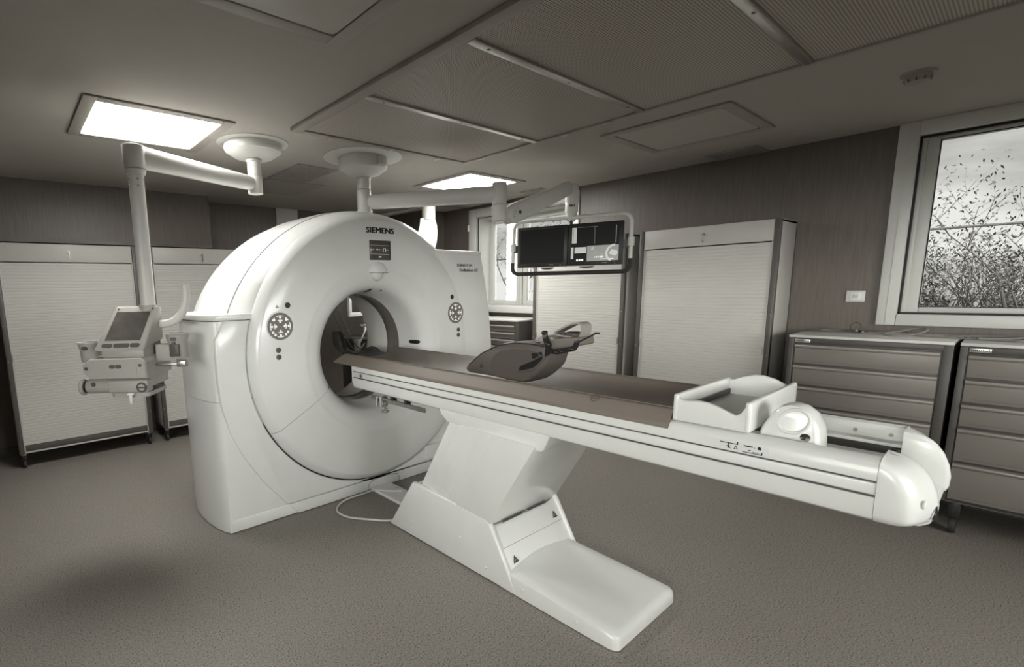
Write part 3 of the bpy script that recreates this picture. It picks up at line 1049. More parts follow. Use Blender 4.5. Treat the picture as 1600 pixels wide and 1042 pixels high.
MB().tube([(1.9055, y, z) for y, z in ho], .0055, n=8, closed=True).build('grip_rim', WHITE, hd)
MB().cyl((1.897, .384, 1.018), (1.91, .384, 1.018), .013, n=18).cyl((1.885, .384, 1.022), (1.897, .384, 1.018), .005, n=8).box(1.880, 1.898, .380, .389, .990, 1.018).build('lock', CHROME, hd)

# accessory rail below the bore end
MB().box(1.893, 1.907, 2.155, 2.70, .764, .792, .004, 3).build('accessory_rail', STEEL, T)
for y in (2.33, 2.47):
    MB().box(1.893, 1.925, y - .015, y + .015, .785, .826, .002).build('rail_bracket', BLACK, T)

# slanted column, pedestal, foot cover
PX0, PX1 = 1.81, 2.392
MB().prism([(1.97, .845), (1.955, .81), (1.905, .772), (1.30, .752), (1.285, .765), (1.25, .845)], 'x', 1.836, 2.364, .008, 3).build('column_mount', WHITE, T)
for i in range(5):
    k0, k1 = i / 5, (i + 1) / 5
    if i == 4:
        k0, k1 = .56, 1
    else:
        k0, k1 = i * .14, (i + 1) * .14
    ins = .026 - .006 * i
    yb0, yb1 = 2.15 - .57 * k0, 2.15 - .57 * k1
    yt0, yt1 = 1.885 - .57 * k0, 1.885 - .57 * k1
    MB().prism([(yb0, .30), (yb1, .30), (yt1, .775), (yt0, .775)], 'x', PX0 + ins, PX1 - ins, .003).build('column_shell', WHITE, T)
ped = [(2.408, .004), (2.18, .350), (2.165, .353), (1.60, .325), (1.577, .315), (1.562, .295), (1.40, .004)]
MB().prism(ped, 'x', PX0, PX0 + .03, .008, 3).build('pedestal_side', WHITE, T)
MB().prism(ped, 'x', PX1 - .03, PX1, .008, 3).build('pedestal_side', WHITE, T)
MB().prism([(2.40, .01), (2.178, .340), (2.15, .342), (2.15, .20), (1.60, .20), (1.585, .288), (1.57, .278), (1.555, .262), (1.41, .01)], 'x', PX0 + .028, PX1 - .028, .004).build('pedestal_core', WHITE, T)
MB().box(PX0 + .03, PX1 - .03, 1.583, 1.597, .20, .318, .002).build('front_rail', ALU, T)
for k in (.10, .5, .9):
    x = PX0 + .03 + (PX1 - PX0 - .06) * k
    MB().box(x - .02, x + .02, 1.572, 1.585, .288, .302, .002).build('rail_clip', CHROME, T)
MB().box(PX0 + .09, PX1 - .09, 1.574, 1.584, .285, .292).build('cover_gap', SEAM, T)
MB().tube([(PX0 + .03, 1.5135, .189), (PX1 - .03, 1.5135, .189)], .0012, n=5).build('cover_seam', SEAM, T)
fc = []
for y, i, zt5, ar in ((.893, .030, .040, 0), (.896, .020, .054, 0), (.905, .010, .064, 0), (.925, .002, .070, 0), (1.0, 0, .074, 0), (1.2, 0, .084, 0), (1.36, 0, .092, .001), (1.41, 0, .095, .007), (1.46, 0, .097, .019), (1.50, 0, .098, .030)):
    x0, x1 = PX0 + .005 + i, 2.362 - i
    sec = [(x0 - .002, y, .004), (x0, y, zt5 - .022), (x0 + .005, y, zt5 - .007), (x0 + .018, y, zt5)]
    for q_ in range(1, 10):
        k = q_ / 10
        sec.append((x0 + .018 + (x1 - x0 - .036) * k, y, zt5 + ar * math.sin(PI * k)))
    sec += [(x1 - .018, y, zt5), (x1 - .005, y, zt5 - .007), (x1, y, zt5 - .022), (x1 + .002, y, .004)]
    fc.append(sec)
MB().loft(fc).build('foot_cover', WHITE, T, ang=40)
sl = V((0, -.15, -.27)).normalized()
for x, y, z in ((1.895, 1.470, .120), (2.305, 1.525, .213)):
    d = V((0, .5, .87)).normalized()
    warning((x, y - .004, z), (1, 0, 0), (0, .49, .87), .040, T)
for p_, r3 in [((1.809, y, z), (.004, .009, .009)) for y, z in ((2.16, .235), (2.18, .10), (1.78, .155), (1.595, .065))] + \
        [((1.814, y, z), (.005, .009, .009)) for y, z in ((1.365, .05), (1.08, .042))] + [(c, (.007, .004, .007)) for c in ((2.10, 1.517, .202), (2.115, 1.478, .13))]:
    MB().ball(p_, r3, 10, 6).build('screw', WHITE_SATIN, T)

# dark head holder cantilevered into the bore
hh = []
for y, k, sc in ((2.98, -.004, .25), (3.12, .0, .35), (3.17, .0, .9), (3.19, .002, 1.0), (3.25, .004, 1.0), (3.27, .004, .9)):
    hh.append([(x, y, 1.0 + (z - 1.0) * (sc if z > 1.0 else 1) + k) for x, z in ((1.985, 1.182), (2.0, 1.10), (2.03, 1.055), (2.08, 1.025), (2.14, 1.012), (2.22, 1.016), (2.30, 1.040), (2.305, 1.032), (2.225, .998), (2.14, .990), (2.06, 1.0), (2.0, 1.03), (1.955, 1.09), (1.948, 1.186))])
plabel(MB().loft(hh).build('head_holder', BLACK, T, ang=60), 'black curved head holder inside the bore')

# mattress on the table
MT = thing('table_mattress', 'long brown vinyl mattress pad draped over the white scanner table', 'mattress', (2.1, 1.9, 1.0))
xs = [(1.8255, .985), (1.836, 1.001), (1.849, 1.020), (1.862, 1.040), (1.868, 1.047), (1.876, 1.048), (1.90, 1.036), (1.925, 1.027), (1.97, 1.017), (2.03, 1.009), (2.1, 1.007), (2.17, 1.009), (2.23, 1.017), (2.28, 1.032), (2.315, 1.047), (2.335, 1.057), (2.35, 1.054), (2.362, 1.02), (2.3735, .988)]


def msec(y, s0=0.0):
    top = [(x, y, z) for x, z in xs]
    bot = [(x + (.002 if x < 2.1 else -.002), y, max(z - .006, .9) if 1.88 < x < 2.33 else z - .004) for x, z in xs][::-1]
    return top + bot


ys = [.757, .78, 1.2, 1.6, 2.0, 2.4, 2.8, 2.955]
secs = [msec(y) for y in ys]
last = []
for x, y, z in msec(3.0):
    k = max(0, (1.05 - z) / .06) if x < 1.87 else 0
    last.append((x, 2.972 + .09 * min(1, k), z))
secs.append(last)
MB().loft(secs).build('pad', MAT_, MT, ang=60)
MB().tube([(1.8755, y, 1.0505) for y in ys], .0025, n=6).tube([(2.337, y, 1.057) for y in ys], .0025, n=6).build('welt_seam', MAT_, MT)
MB().flat((1.8585, 1.06, 1.041), (0, -1, 0), (.75, 0, .66), [arcband(0, 0, .016, .0185, 0, 2 * PI - .01, 24), rect(-.012, .012, -.0012, .0012)], .0006).build('stamp', SUPP, MT)

# tray at the foot end of the mattress
TR = thing('foot_tray', 'white moulded open tray standing at the foot end of the mattress', 'tray', (2.1, .64, 1.0))
ty0, ty1 = .515, .752
ends = [(ty0, 1.0125), (ty1, 1.0125), (ty1, 1.098), (ty1 - .014, 1.098), (ty1 - .028, 1.089), (ty1 - .05, 1.090), (ty1 - .08, 1.094), (ty1 - .11, 1.092), (ty1 - .145, 1.083), (ty1 - .175, 1.071), (ty1 - .195, 1.064), (ty0 + .030, 1.072), (ty0 + .016, 1.098), (ty0, 1.106)]
mb = MB()
ends = [(max(y, ty0 + .005), z) for y, z in ends]
mb.prism(ends, 'x', 1.8475, 1.868, .005, 3)
endf = [(ty0, 1.0125), (ty1, 1.0125), (ty1, 1.10), (ty1 - .03, 1.10), (ty1 - .06, 1.115), (ty1 - .10, 1.127), (ty1 - .13, 1.128), (ty1 - .165, 1.119), (ty0 + .03, 1.10), (ty0, 1.104)]
mb.prism(endf, 'x', 2.335, 2.353, .004, 3)
mb.box(1.845, 2.353, ty0, ty0 + .018, 1.0115, 1.114, .008, 3)
mb.box(1.845, 2.353, ty1 - .016, ty1, 1.0115, 1.108, .006, 3)
mb.build('tray_rim', WHITE, TR)
MB().box(1.86, 2.34, ty0 + .014, ty1 - .014, 1.018, 1.04, .003).build('tray_floor', WHITE_SATIN, TR)
MB().box(1.865, 2.335, ty1 - .022, ty1 - .0165, 1.040, 1.062).build('tray_slot', DGREY, TR)

# arm support wedge lying on the mattress
AS = thing('arm_support', 'brown grey moulded arm rest wedge with strapped handle lying on the mattress', 'arm support', (2.05, 1.6, 1.05))
out = [(1.855, 1.063), (1.84, 1.085), (1.745, 1.158), (1.625, 1.212), (1.52, 1.232), (1.42, 1.233), (1.352, 1.226), (1.338, 1.20), (1.345, 1.165), (1.358, 1.13), (1.40, 1.085), (1.465, 1.040), (1.52, 1.032), (1.62, 1.043), (1.74, 1.046), (1.83, 1.046)]


_o3 = catmull([(0, y, z) for y, z in out + out[:1]], 4)[:-1]
out_s = [(v.y, v.z) for v in _o3]


def asec(x, k, dz=0):
    cy, cz = 1.56, 1.12
    return [(x, cy + (y - cy) * k, cz + (z - cz) * k + dz) for y, z in out_s]


AB = MB().loft([asec(1.925, .93), asec(1.933, .985), asec(1.95, 1.0), asec(2.02, 1.0, -.002), asec(2.10, .985, -.002), asec(2.118, .93)]).build('wedge_body', SUPP, AS, ang=50)
ins = [(1.68, 1.10), (1.655, 1.15), (1.60, 1.183), (1.52, 1.198), (1.42, 1.197), (1.372, 1.180), (1.38, 1.145), (1.41, 1.10), (1.46, 1.063), (1.53, 1.05), (1.60, 1.056), (1.66, 1.072)]
ins = [(v.y, v.z) for v in catmull([(0, y, z) for y, z in ins + ins[:1]], 5)[:-1]]
MB().loft([[(1.9235, y, z) for y, z in ins], [(1.930, 1.53 + (y - 1.53) * .96, 1.12 + (z - 1.12) * .96) for y, z in ins]][::-1], caps=True).build('recessed_face', SUPP, AB)
mb = MB()
mb.tube(catmull([(1.922, 1.50, 1.088), (1.921, 1.405, 1.115), (1.922, 1.355, 1.165), (1.922, 1.36, 1.182), (1.922, 1.42, 1.150), (1.922, 1.49, 1.120), (1.922, 1.50, 1.088)], 6), .0035, n=6)
mb.build('slot_edge', SUPP, AB)
MB().prism([(1.495, 1.092), (1.41, 1.119), (1.362, 1.165), (1.366, 1.176), (1.43, 1.142), (1.485, 1.117)], 'x', 1.9215, 1.926).build('slot', BLACK, AB)
MB().tube([(1.927, y, z) for y, z in [(1.56 + (a - 1.56) * .955, 1.12 + (b - 1.12) * .955) for a, b in out[1:7]]], .0035, n=6).build('edge_welt', RUBBER, AB)
mb = MB()
tri = [(-.013, 0), (.013, 0), (0, .026)]
inn = [(x * .62, .0087 + (y - .0087) * .62) for x, y in tri]
for i in range(3):
    mb.flat((1.9255, 1.735, 1.082), (0, -1, .1), (0, .1, 1), [[tri[i], tri[(i + 1) % 3], inn[(i + 1) % 3], inn[i]]], .001)
mb.flat((1.9255, 1.735, 1.082), (0, -1, .1), (0, .1, 1), [[(-.004, .006), (.005, .006), (.001, .013)]], .001)
plabel(mb.build('warning_mark', INK, AB), 'embossed dark warning triangle')
MB().prism([(1.40, 1.196), (1.40, 1.240), (1.25, 1.270), (1.207, 1.272), (1.20, 1.236), (1.24, 1.226)], 'x', 1.948, 2.09, .010, 3).build('arm_board', BOARD, AS)
MB().prism([(1.435, 1.232), (1.415, 1.258), (1.38, 1.268), (1.335, 1.264), (1.320, 1.246)], 'x', 1.955, 2.08, .008, 3).build('side_pad', STRAPG, AS)
# padded loop above the board
lp = catmull([(1.99, 1.225, 1.262), (1.99, 1.212, 1.290), (1.99, 1.212, 1.318), (1.99, 1.232, 1.330), (1.99, 1.27, 1.322), (1.99, 1.325, 1.296), (1.99, 1.347, 1.282), (1.99, 1.33, 1.272), (1.99, 1.28, 1.268), (1.99, 1.232, 1.264)], 5)
secs = []
for i, p in enumerate(lp):
    a, b = lp[max(0, i - 1)], lp[min(len(lp) - 1, i + 1)]
    tn = (b - a).normalized()
    nn = V((0, -tn.z, tn.y)) * .004
    secs.append([tuple(p - nn), tuple(p + nn), tuple(p + nn + V((.075, 0, 0))), tuple(p - nn + V((.075, 0, 0)))])
MB().loft(secs).build('padded_loop', STRAPG, AS)
MB().ball((2.03, 1.27, 1.276), (.035, .05, .014)).build('grip_pad', SUPP, AS)


def band(pts, w, th, m, name, par):
    pts = catmull(pts, 5)
    secs = []
    for i, p in enumerate(pts):
        tn = (pts[min(len(pts) - 1, i + 1)] - pts[max(0, i - 1)]).normalized()
        s1 = tn.cross(V((1, 0, 0)))
        s1 = s1.normalized() if s1.length > 1e-4 else V((0, 1, 0))
        n2 = tn.cross(s1).normalized()
        secs.append([tuple(p + s1 * w / 2 - n2 * th / 2), tuple(p + s1 * w / 2 + n2 * th / 2), tuple(p - s1 * w / 2 + n2 * th / 2), tuple(p - s1 * w / 2 - n2 * th / 2)])
    return MB().loft(secs).build(name, m, par)


band([(1.955, 1.375, 1.286), (1.94, 1.362, 1.262), (1.935, 1.346, 1.235), (1.93, 1.338, 1.21), (1.93, 1.35, 1.19), (1.925, 1.42, 1.172)], .026, .008, BLACK, 'strap', AS)
MB().ball((1.948, 1.372, 1.283), (.012, .016, .011)).ball((1.938, 1.345, 1.232), (.014, .018, .013)).build('strap_buckle', BLACK, AS)
band([(1.94, 1.325, 1.202), (1.94, 1.30, 1.203), (1.938, 1.275, 1.207), (1.94, 1.245, 1.215), (1.942, 1.215, 1.225), (1.945, 1.205, 1.245), (1.95, 1.207, 1.258)], .022, .008, BLACK, 'strap', AS)
for y, z in ((1.30, 1.200), (1.275, 1.206), (1.225, 1.22)):
    MB().ball((1.94, y, z), (.012, .014, .010)).build('strap_knot', BLACK, AS)
MB().tube([(1.945, 1.207, 1.247), (1.945, 1.15, 1.277), (1.945, 1.118, 1.295)], .0035, n=6).box(1.942, 1.949, 1.10, 1.122, 1.293, 1.300, .001).build('strap_tail', BLACK, AS)

# clamp gripping the accessory rail
CL = thing('rail_clamp', 'small chromed clamp gripping the rail under the table near the bore', 'clamp', (1.9, 2.57, .77))
MB().box(1.9085, 1.9275, 2.555, 2.585, .73, .80, .004).box(1.875, 1.8915, 2.555, 2.585, .73, .80, .004).box(1.88, 1.92, 2.556, 2.584, .732, .762, .003).build('jaw', CHROME, CL)
MB().box(1.868, 1.888, 2.592, 2.612, .728, .80, .005, 3).build('bracket', CHROME, CL)
MB().cyl((1.895, 2.545, .74), (1.895, 2.545, .705), .007, n=12).build('spindle', CHROME, CL)
MB().cyl((1.895, 2.545, .698), (1.895, 2.545, .710), .026, n=24, bev=.003).build('knob', STEEL, CL)
MB().tube([(1.895, 2.54, .722), (1.895, 2.50, .735)], .003, n=6).build('lever', CHROME, CL)

# floor duct and white cable on the floor
CD = thing('floor_cable_duct', 'flat white cable duct on the floor between gantry and pedestal', 'cable duct', (2.12, 2.66, 0))
MB().loft([[(x, y, z) for x, y in [(2.03, 2.41), (2.21, 2.41), (2.21, 2.925), (2.03, 2.925)]] for z in (.001, .014)] + [[(2.037, 2.41, .020), (2.203, 2.41, .020), (2.203, 2.925, .020), (2.037, 2.925, .020)]]).build('lid', WHITE, CD)
for x, y in ((2.19, 2.86), (2.175, 2.80), (2.06, 2.60)):
    MB().cyl((x, y, .0195), (x, y, .0212), .005, n=10).build('screw', INK, CD)
cb = catmull([(2.165, 2.72, .026), (2.129, 2.741, .026), (2.085, 2.79, .024), (2.045, 2.86, .02), (2.01, 2.90, .008), (1.93, 2.895, .008), (1.80, 2.895, .008), (1.70, 2.85, .008), (1.635, 2.77, .008), (1.64, 2.66, .008), (1.71, 2.555, .008), (1.79, 2.46, .008), (1.835, 2.425, .008), (1.86, 2.418, .008)], 6)
tag(MB().tube(cb, .0065, n=8).build('floor_cable', CABLEW), 'white cable looping over the floor in front of the gantry', 'cable')
cb = catmull([(2.16, 2.60, .026), (2.20, 2.66, .026), (2.245, 2.70, .012), (2.30, 2.705, .008), (2.345, 2.67, .008), (2.33, 2.60, .008), (2.26, 2.52, .008), (2.22, 2.46, .008), (2.21, 2.42, .008)], 6)
tag(MB().tube(cb, .0065, n=8).build('floor_cable', CABLEW), 'short white cable loop between the pedestal and the gantry', 'cable')

# ================================================================== INJECTOR ARM + INJECTOR
A1 = thing('ceiling_swing_arm', 'white ceiling mounted swing arm carrying the injector at the left', 'ceiling arm', (1.47, 3.416, CH))
ax, ay = 1.47, 3.416
MB().lathe([(0, -.0005), (.24, -.0005), (.238, -.006), (.19, -.012), (0, -.012)], (ax, ay, CH), n=56).build('ceiling_plate', ARM, A1)
MB().lathe([(.19, -.010), (.192, -.045), (.186, -.06), (.13, -.095), (.08, -.104), (0, -.106)], (ax, ay, CH), n=56).build('canopy', ARM, A1, ang=22)
MB().cyl((ax, ay, 2.40), (ax, ay, 2.375), .054, n=32, bev=.004).cyl((ax, ay, 2.385), (ax, ay, 2.285), .046, n=32).build('drop_tube', ARM, A1)
jx, jy = .647, 3.078
MB().cyl((ax, ay, 2.283), (ax, ay, 2.165), .050, n=32, bev=.004).build('shoulder_joint', ARM, A1)
d = V((jx - ax, jy - ay, 0))
L = d.length
d.normalize()
sd = V((-d.y, d.x, 0))
secs = []
for k, w, zt_, zb2 in ((.02, .036, .045, .045), (.12, .044, .050, .050), (.3, .046, .052, .052), (.7, .048, .056, .056), (.93, .050, .060, .060), (1.0, .045, .058, .058)):
    c = V((ax, ay, 2.232)) + d * L * k
    secs.append([tuple(c + sd * w * math.cos(a) * 1.0 + V((0, 0, zt_ * math.sin(a)))) for a in [2 * PI * q / 20 for q in range(20)]])
MB().loft(secs).build('boom', ARM, A1, ang=50)
MB().cyl((jx, jy, 2.285), (jx, jy, 2.165), .058, .054, n=32, bev=.004).cyl((jx, jy, 2.162), (jx, jy, 2.135), .055, .048, n=32, bev=.003).build('elbow_joint', ARM, A1)
pj = MB().cyl((jx, jy, 2.136), (jx, jy, 1.36), .039, n=32).build('drop_pole', ARM, A1)
for z in (2.11, 2.075):
    for a in (PI * 1.1, PI * 1.5, PI * 1.85):
        MB().ball((jx + .039 * math.cos(a), jy + .039 * math.sin(a), z), .0055, 8, 6).build('screw', STEEL, pj)

# injector, in its own frame: front faces -y
IJ = thing('contrast_injector', 'grey contrast medium injector with tilted screen hanging on the left arm', 'injector', (.467, 2.963, .90), R_(-36.6), local=True)


def q(px, v=0.0):     # metres across the injector's face
    return (px - 190) * .004 - v * .46


z_ = lambda py: 1.432 - (py - 479) * .00322 - .90
# tilted head: wedge
fb, ft = z_(552), z_(479)
hv = [(-.15, 0, fb), (.118, 0, fb), (.128, .235, fb + .045), (-.14, .235, fb + .045), (-.092, .175, ft), (.140, .175, ft), (.140, .225, ft - .01), (-.092, .225, ft - .01)]
hf = [(0, 1, 5, 4), (0, 3, 2, 1), (1, 2, 6, 5), (3, 0, 4, 7), (4, 5, 6, 7), (2, 3, 7, 6)]
HD = MB().raw(hv, hf, .012, 3).build('console_head', BEIGE, IJ)
fn = V((-.15, 0, fb))
fu = V((1, 0, 0))
fw = (V((-.118, .175, ft)) - V((-.13, 0, fb))).normalized()
fw = V((0, fw.y, fw.z)).normalized()
fh = (V((0, .175, ft)) - V((0, 0, fb))).length
o = V((0, 0, fb))
scr = [(-.100, .070), (.088, .070), (.108, fh - .040), (-.075, fh - .040)]
MB().flat(o, fu, fw, [scr], .0022).build('touch_screen', INJSCR, HD)
for sh_ in (rrect(-.108, -.052, .026, .050, .011), rrect(-.045, .035, .026, .050, .006), rrect(.041, .092, .026, .050, .011)):
    MB().flat(o, fu, fw, [sh_], .003).build('key', BEIGE_D, HD)
for x in (-.070, .118):
    MB().flat(o, fu, fw, [circ(x, fh - .022, .004, 8)], .003).build('indicator', BLACK, HD)
MB().box(-.11, .11, .02, .22, z_(563), fb + .02, .006).build('console_neck', BEIGE, IJ)
# body below
b0, b1 = z_(597), z_(562)
bd = [(-.235, -.02, b0 + .06), (-.235, -.02, b0 + .13), (-.20, .02, b1 + .01), (.155, .02, b1 + .01), (.155, -.02, b0 + .13), (.155, -.02, b0 + .0), (-.205, -.02, b0 + .0)]
def bsec(y, i, d):
    return [(-.165 - d, y, b0 + i), (-.198 + i, y, b0 + .038), (-.198 + i, y, b0 + .080), (-.155 + i, y, b0 + .112 - i + d), (.108 - i, y, b0 + .112 - i + d), (.132 - i, y, b0 + .090), (.132 - i, y, b0 + i)]


MB().loft([bsec(-.02, .006, 0), bsec(-.012, 0, 0), bsec(.15, 0, .004), bsec(.30, .0, .012)]).build('main_body', BEIGE, IJ, ang=25)
for sh_ in (rrect(-.058, -.028, .058, .078, .009), rrect(-.026, .006, .058, .078, .009), circ(-.178, .060, .010, 14), circ(.103, .072, .009, 14)):
    MB().flat((0, -.02, b0), (1, 0, 0), (0, 0, 1), [sh_], .002).build('body_button', BEIGE_D, IJ)
MB().flat((0, -.02, b0), (1, 0, 0), (0, 0, 1), [rrect(.042, .084, .020, .090, .004)], .003).build('body_hatch', BEIGE, IJ)
# power head below
MB().cyl((-.20, .02, b0 - .040), (.125, .02, b0 - .040), .039, n=28, bev=.01).box(-.08, .132, -.020, .05, b0 - .076, b0 - .006, .012, 3).box(-.18, .13, .03, .26, b0 - .055, b0 + .01, .01).build('power_head', BEIGE, IJ)
MB().cyl((-.235, .02, b0 - .044), (-.212, .02, b0 - .044), .044, n=24, bev=.012).build('plunger_knob', BEIGE, IJ)
MB().cyl((-.213, .02, b0 - .044), (-.198, .02, b0 - .044), .033, n=24).build('plunger_collar', BLACK, IJ)
MB().flat((0, -.0195, b0 - .040), (1, 0, 0), (0, 0, 1), [circ(-.15, .014, .011, 14)], .003).build('head_button', BEIGE_D, IJ)
MB().prism(rrect(-.07, .135, -.015, .22, .03), 'z', b0 - .098, b0 - .076).build('drip_plate', BEIGE, IJ)
MB().box(.040, .056, -.042, -.028, b0 - .128, b0 - .080, .004).box(.030, .066, -.043, -.018, b0 - .084, b0 - .072, .003).build('release_handle', WHITE_SATIN, IJ)
MB().lathe([(.018, 0), (.027, .0), (.027, .012), (.018, .012)], (.102, -.026, b0 - .046), 'y', 20).box(.082, .122, -.031, -.026, b0 - .049, b0 - .043).build('syringe_clip', BEIGE_D, IJ)


def holder(u, v, zt2, zl):
    h = MB().lathe([(0, zl), (.048, zl), (.051, zl + .02), (.053, zt2 - .040), (.058, zt2 - .028), (.060, zt2 - .008), (.050, zt2 - .006), (.046, zt2 - .03), (0, zt2 - .03)], (u, v, 0), n=28).build('syringe_holder', BEIGE, IJ)
    MB().lathe([(.040, zt2 - .006), (.067, zt2 - .006), (.067, zt2), (.040, zt2)], (u, v, 0), n=28).build('holder_rim', BEIGE, h)
    MB().flat((u, v - .0575, zt2 - .030), (1, 0, 0), (0, 0, 1), [rrect(-.016, .016, -.010, .010, .009)], .003).build('holder_button', BEIGE_D, h)
    return h


holder(q(268, .16), .16, z_(527), z_(570))
holder(q(148, .12), .12, z_(538), z_(572))
hu = q(268, .16)
MB().box(hu - .024, hu + .028, .095, .11, z_(566), z_(545), .002).box(hu - .008, hu + .008, .095, .11, z_(566), z_(541)).build('syringe_plunger', BEIGE_D, IJ)
MB().box(.125, hu, .12, .26, z_(575), z_(545), .01).build('holder_bracket', BEIGE, IJ)
MB().box(.135, hu + .05, .10, .12, z_(582), z_(577), .004).box(hu + .01, hu + .06, .09, .13, z_(584), z_(573), .004).build('fluid_clamp', STEEL, IJ)
hb = catmull([(.12, .205, z_(511)), (.165, .20, z_(511)), (.215, .20, z_(506)), (.262, .20, z_(492)), (.287, .20, z_(470)), (.290, .20, z_(455)), (.288, .20, z_(444))], 6)
MB().tube(hb, .0225, n=18).build('position_handle', ARM, IJ)
MB().cyl((.075, .20, z_(540)), (.075, .20, z_(478)), .048, n=24).build('pole_socket', BEIGE, IJ)

# ================================================================== MONITOR ARM
bx_, by_ = 2.306, 3.303
A2 = thing('ceiling_monitor_arm', 'white ceiling mounted spring arm holding the twin monitor frame', 'ceiling arm', (bx_, by_, CH))
MB().lathe([(0, -.0005), (.305, -.0005), (.303, -.005), (.20, -.009), (0, -.009)], (bx_, by_, CH), n=64).build('ceiling_plate', ARM, A2)
MB().lathe([(.185, -.008), (.188, -.075), (.180, -.092), (.13, -.125), (.075, -.140), (.058, -.150), (0, -.150)], (bx_, by_, CH), n=56).build('canopy', ARM, A2, ang=22)
MB().box(bx_ - .0015, bx_ + .0015, by_ - .1885, by_ - .18, CH - .085, CH - .01).build('canopy_joint', SEAM, A2)
MB().cyl((bx_, by_, 2.352), (bx_, by_, 2.338), .058, n=32, bev=.003).cyl((bx_, by_, 2.34), (bx_, by_, 2.262), .052, n=32).build('drop_tube', ARM, A2)
MB().cyl((bx_, by_, 2.258), (bx_, by_, 2.10), .054, n=32, bev=.002).cyl((bx_, by_, 2.102), (bx_, by_, 2.086), .062, n=32, bev=.003).build('shoulder_joint', ARM, A2)
ex_, ey_ = 2.955, 2.50
d = V((ex_ - bx_, ey_ - by_, 0))
L = d.length
d.normalize()
sd = V((-d.y, d.x, 0))
secs = []
for k, w, h in ((.03, .040, .052), (.15, .044, .056), (.5, .047, .058), (.9, .050, .060), (1.0, .045, .058)):
    c = V((bx_, by_, 2.165 + .005 * k)) + d * L * k
    secs.append([tuple(c + sd * w * math.cos(a) + V((0, 0, h * math.sin(a)))) for a in [2 * PI * i / 20 for i in range(20)]])
MB().loft(secs).build('boom', ARM, A2, ang=50)
MB().cyl((ex_, ey_, 2.248), (ex_, ey_, 2.092), .053, n=32, bev=.003).build('elbow_upper', ARM, A2)
MB().cyl((ex_, ey_, 2.089), (ex_, ey_, 1.975), .055, .052, n=32, bev=.004).build('elbow_lower', ARM, A2)
wx, wy = 3.865, 2.485
s0, s1 = V((3.09, 2.50, 2.03)), V((3.80, 2.488, 2.292))
sd = V((s1.y - s0.y, -(s1.x - s0.x), 0)).normalized()
dd = (s1 - s0).normalized()
up = sd.cross(dd).normalized()
if up.z < 0:
    up = -up
secs = []
for k, w, h in ((-.045, .030, .040), (-.02, .038, .062), (.05, .040, .072), (.2, .040, .072), (.5, .038, .064), (.9, .040, .060), (1.0, .040, .056), (1.03, .034, .045)):
    c = s0 + (s1 - s0) * k
    secs.append([tuple(c + sd * w * x + up * h * y) for x, y in rrect(-1, 1, -1, 1, .55, 4)])
SP = MB().loft(secs).build('spring_arm', ARM, A2, ang=50)
MB().cyl(s0 - sd * 0.046, s0 + sd * .046, .066, n=36, bev=.004).box(2.97, 3.07, 2.46, 2.54, 1.985, 2.07, .015, 3).build('spring_pivot', ARM, A2)
sdf = sd if sd.y < 0 else -sd
cpt = s0 + dd * .055 + sdf * .043
MB().cyl(cpt - sdf * .01, cpt + sdf * .004, .014, n=16).build('adjusting_screw', BLACK, SP)
mb = MB()
for k in range(3):
    mb.flat(s0 + sdf * .0465 + dd * -.03 + V((0, 0, .02 - .018 * k)), dd * 1, (0, 0, 1), [rect(0, .032, 0, .003)], .001)
mb.build('arm_label', SEAM, SP)
secs = []
for z, r in ((2.335, .030), (2.325, .046), (2.29, .056), (2.20, .056), (2.185, .054)):
    secs.append([(wx + r * math.cos(2 * PI * i / 28), wy + r * math.sin(2 * PI * i / 28), z) for i in range(28)])
MB().loft(secs).cyl((wx, wy, 2.19), (wx, wy, 2.105), .052, n=28, bev=.003).build('wrist', ARM, A2)
WB = V((-.8, -.6, 0))
MB().flat((wx - .045, wy - .034, 2.142), (.6, -.8, 0), (0, 0, 1), [rect(-.022, .004, 0, .018), rect(.012, .020, 0, .018)], .008).build('wrist_label', DGREY, A2)
MB().lathe([(0, 2.03), (.032, 2.03), (.040, 2.05), (.044, 2.09), (.050, 2.105), (0, 2.105)], (wx, wy, 0), n=28).build('frame_hub', ARM, A2)
# frame tube (in the monitors' plane) : U across, origin at the centre
MO = V((3.84, 2.49, 0))
MU = V((.378, -.926, 0)).normalized()
MN = V((-.926, -.378, 0)).normalized()


def mp(u, z, n=0.0):
    return MO + MU * u + MN * n + V((0, 0, z))


def tubepath(pts, rad=.06):
    out = []
    for i, p in enumerate(pts):
        if i in (0, len(pts) - 1):
            out.append(p)
            continue
        a, b = (pts[i - 1] - p), (pts[i + 1] - p)
        a.normalize()
        b.normalize()
        for k in range(7):
            t = k / 6
            out.append((p + a * rad) * (1 - t) ** 2 + p * 2 * t * (1 - t) + (p + b * rad) * t * t)
    return out


MB().tube(tubepath([mp(-.478, 1.70), mp(-.465, 2.058), mp(.485, 2.058), mp(.487, 1.70)], .075), .0165, n=16).build('frame_tube', ARM, A2)
MB().tube(tubepath([mp(-.478, 1.702), mp(-.479, 1.603), mp(.487, 1.598), mp(.487, 1.702)], .06), .0175, n=16).build('frame_grip', RUBBER, A2)
for u in (-.473, .487):
    MB().tube([mp(u, 1.80), mp(u, 1.805), mp(u, 1.865), mp(u, 1.87)], [.022, .026, .026, .022], n=18).build('frame_sleeve', ARM, A2)
for u0, u1 in ((-.475, -.43), (.43, .487)):
    bl = MB()
    p = [mp(u0, 1.79, -.012), mp(u1, 1.79, -.012), mp(u1, 1.79, .012), mp(u0, 1.79, .012)]
    bl.loft([[tuple(v) for v in p], [tuple(v + V((0, 0, .06))) for v in p]])
    bl.build('monitor_bracket', BLACK, A2)
MB().tube([mp(.02, 2.035), mp(.02, 1.96)], .012, n=10).build('centre_strut', BLACK, A2)


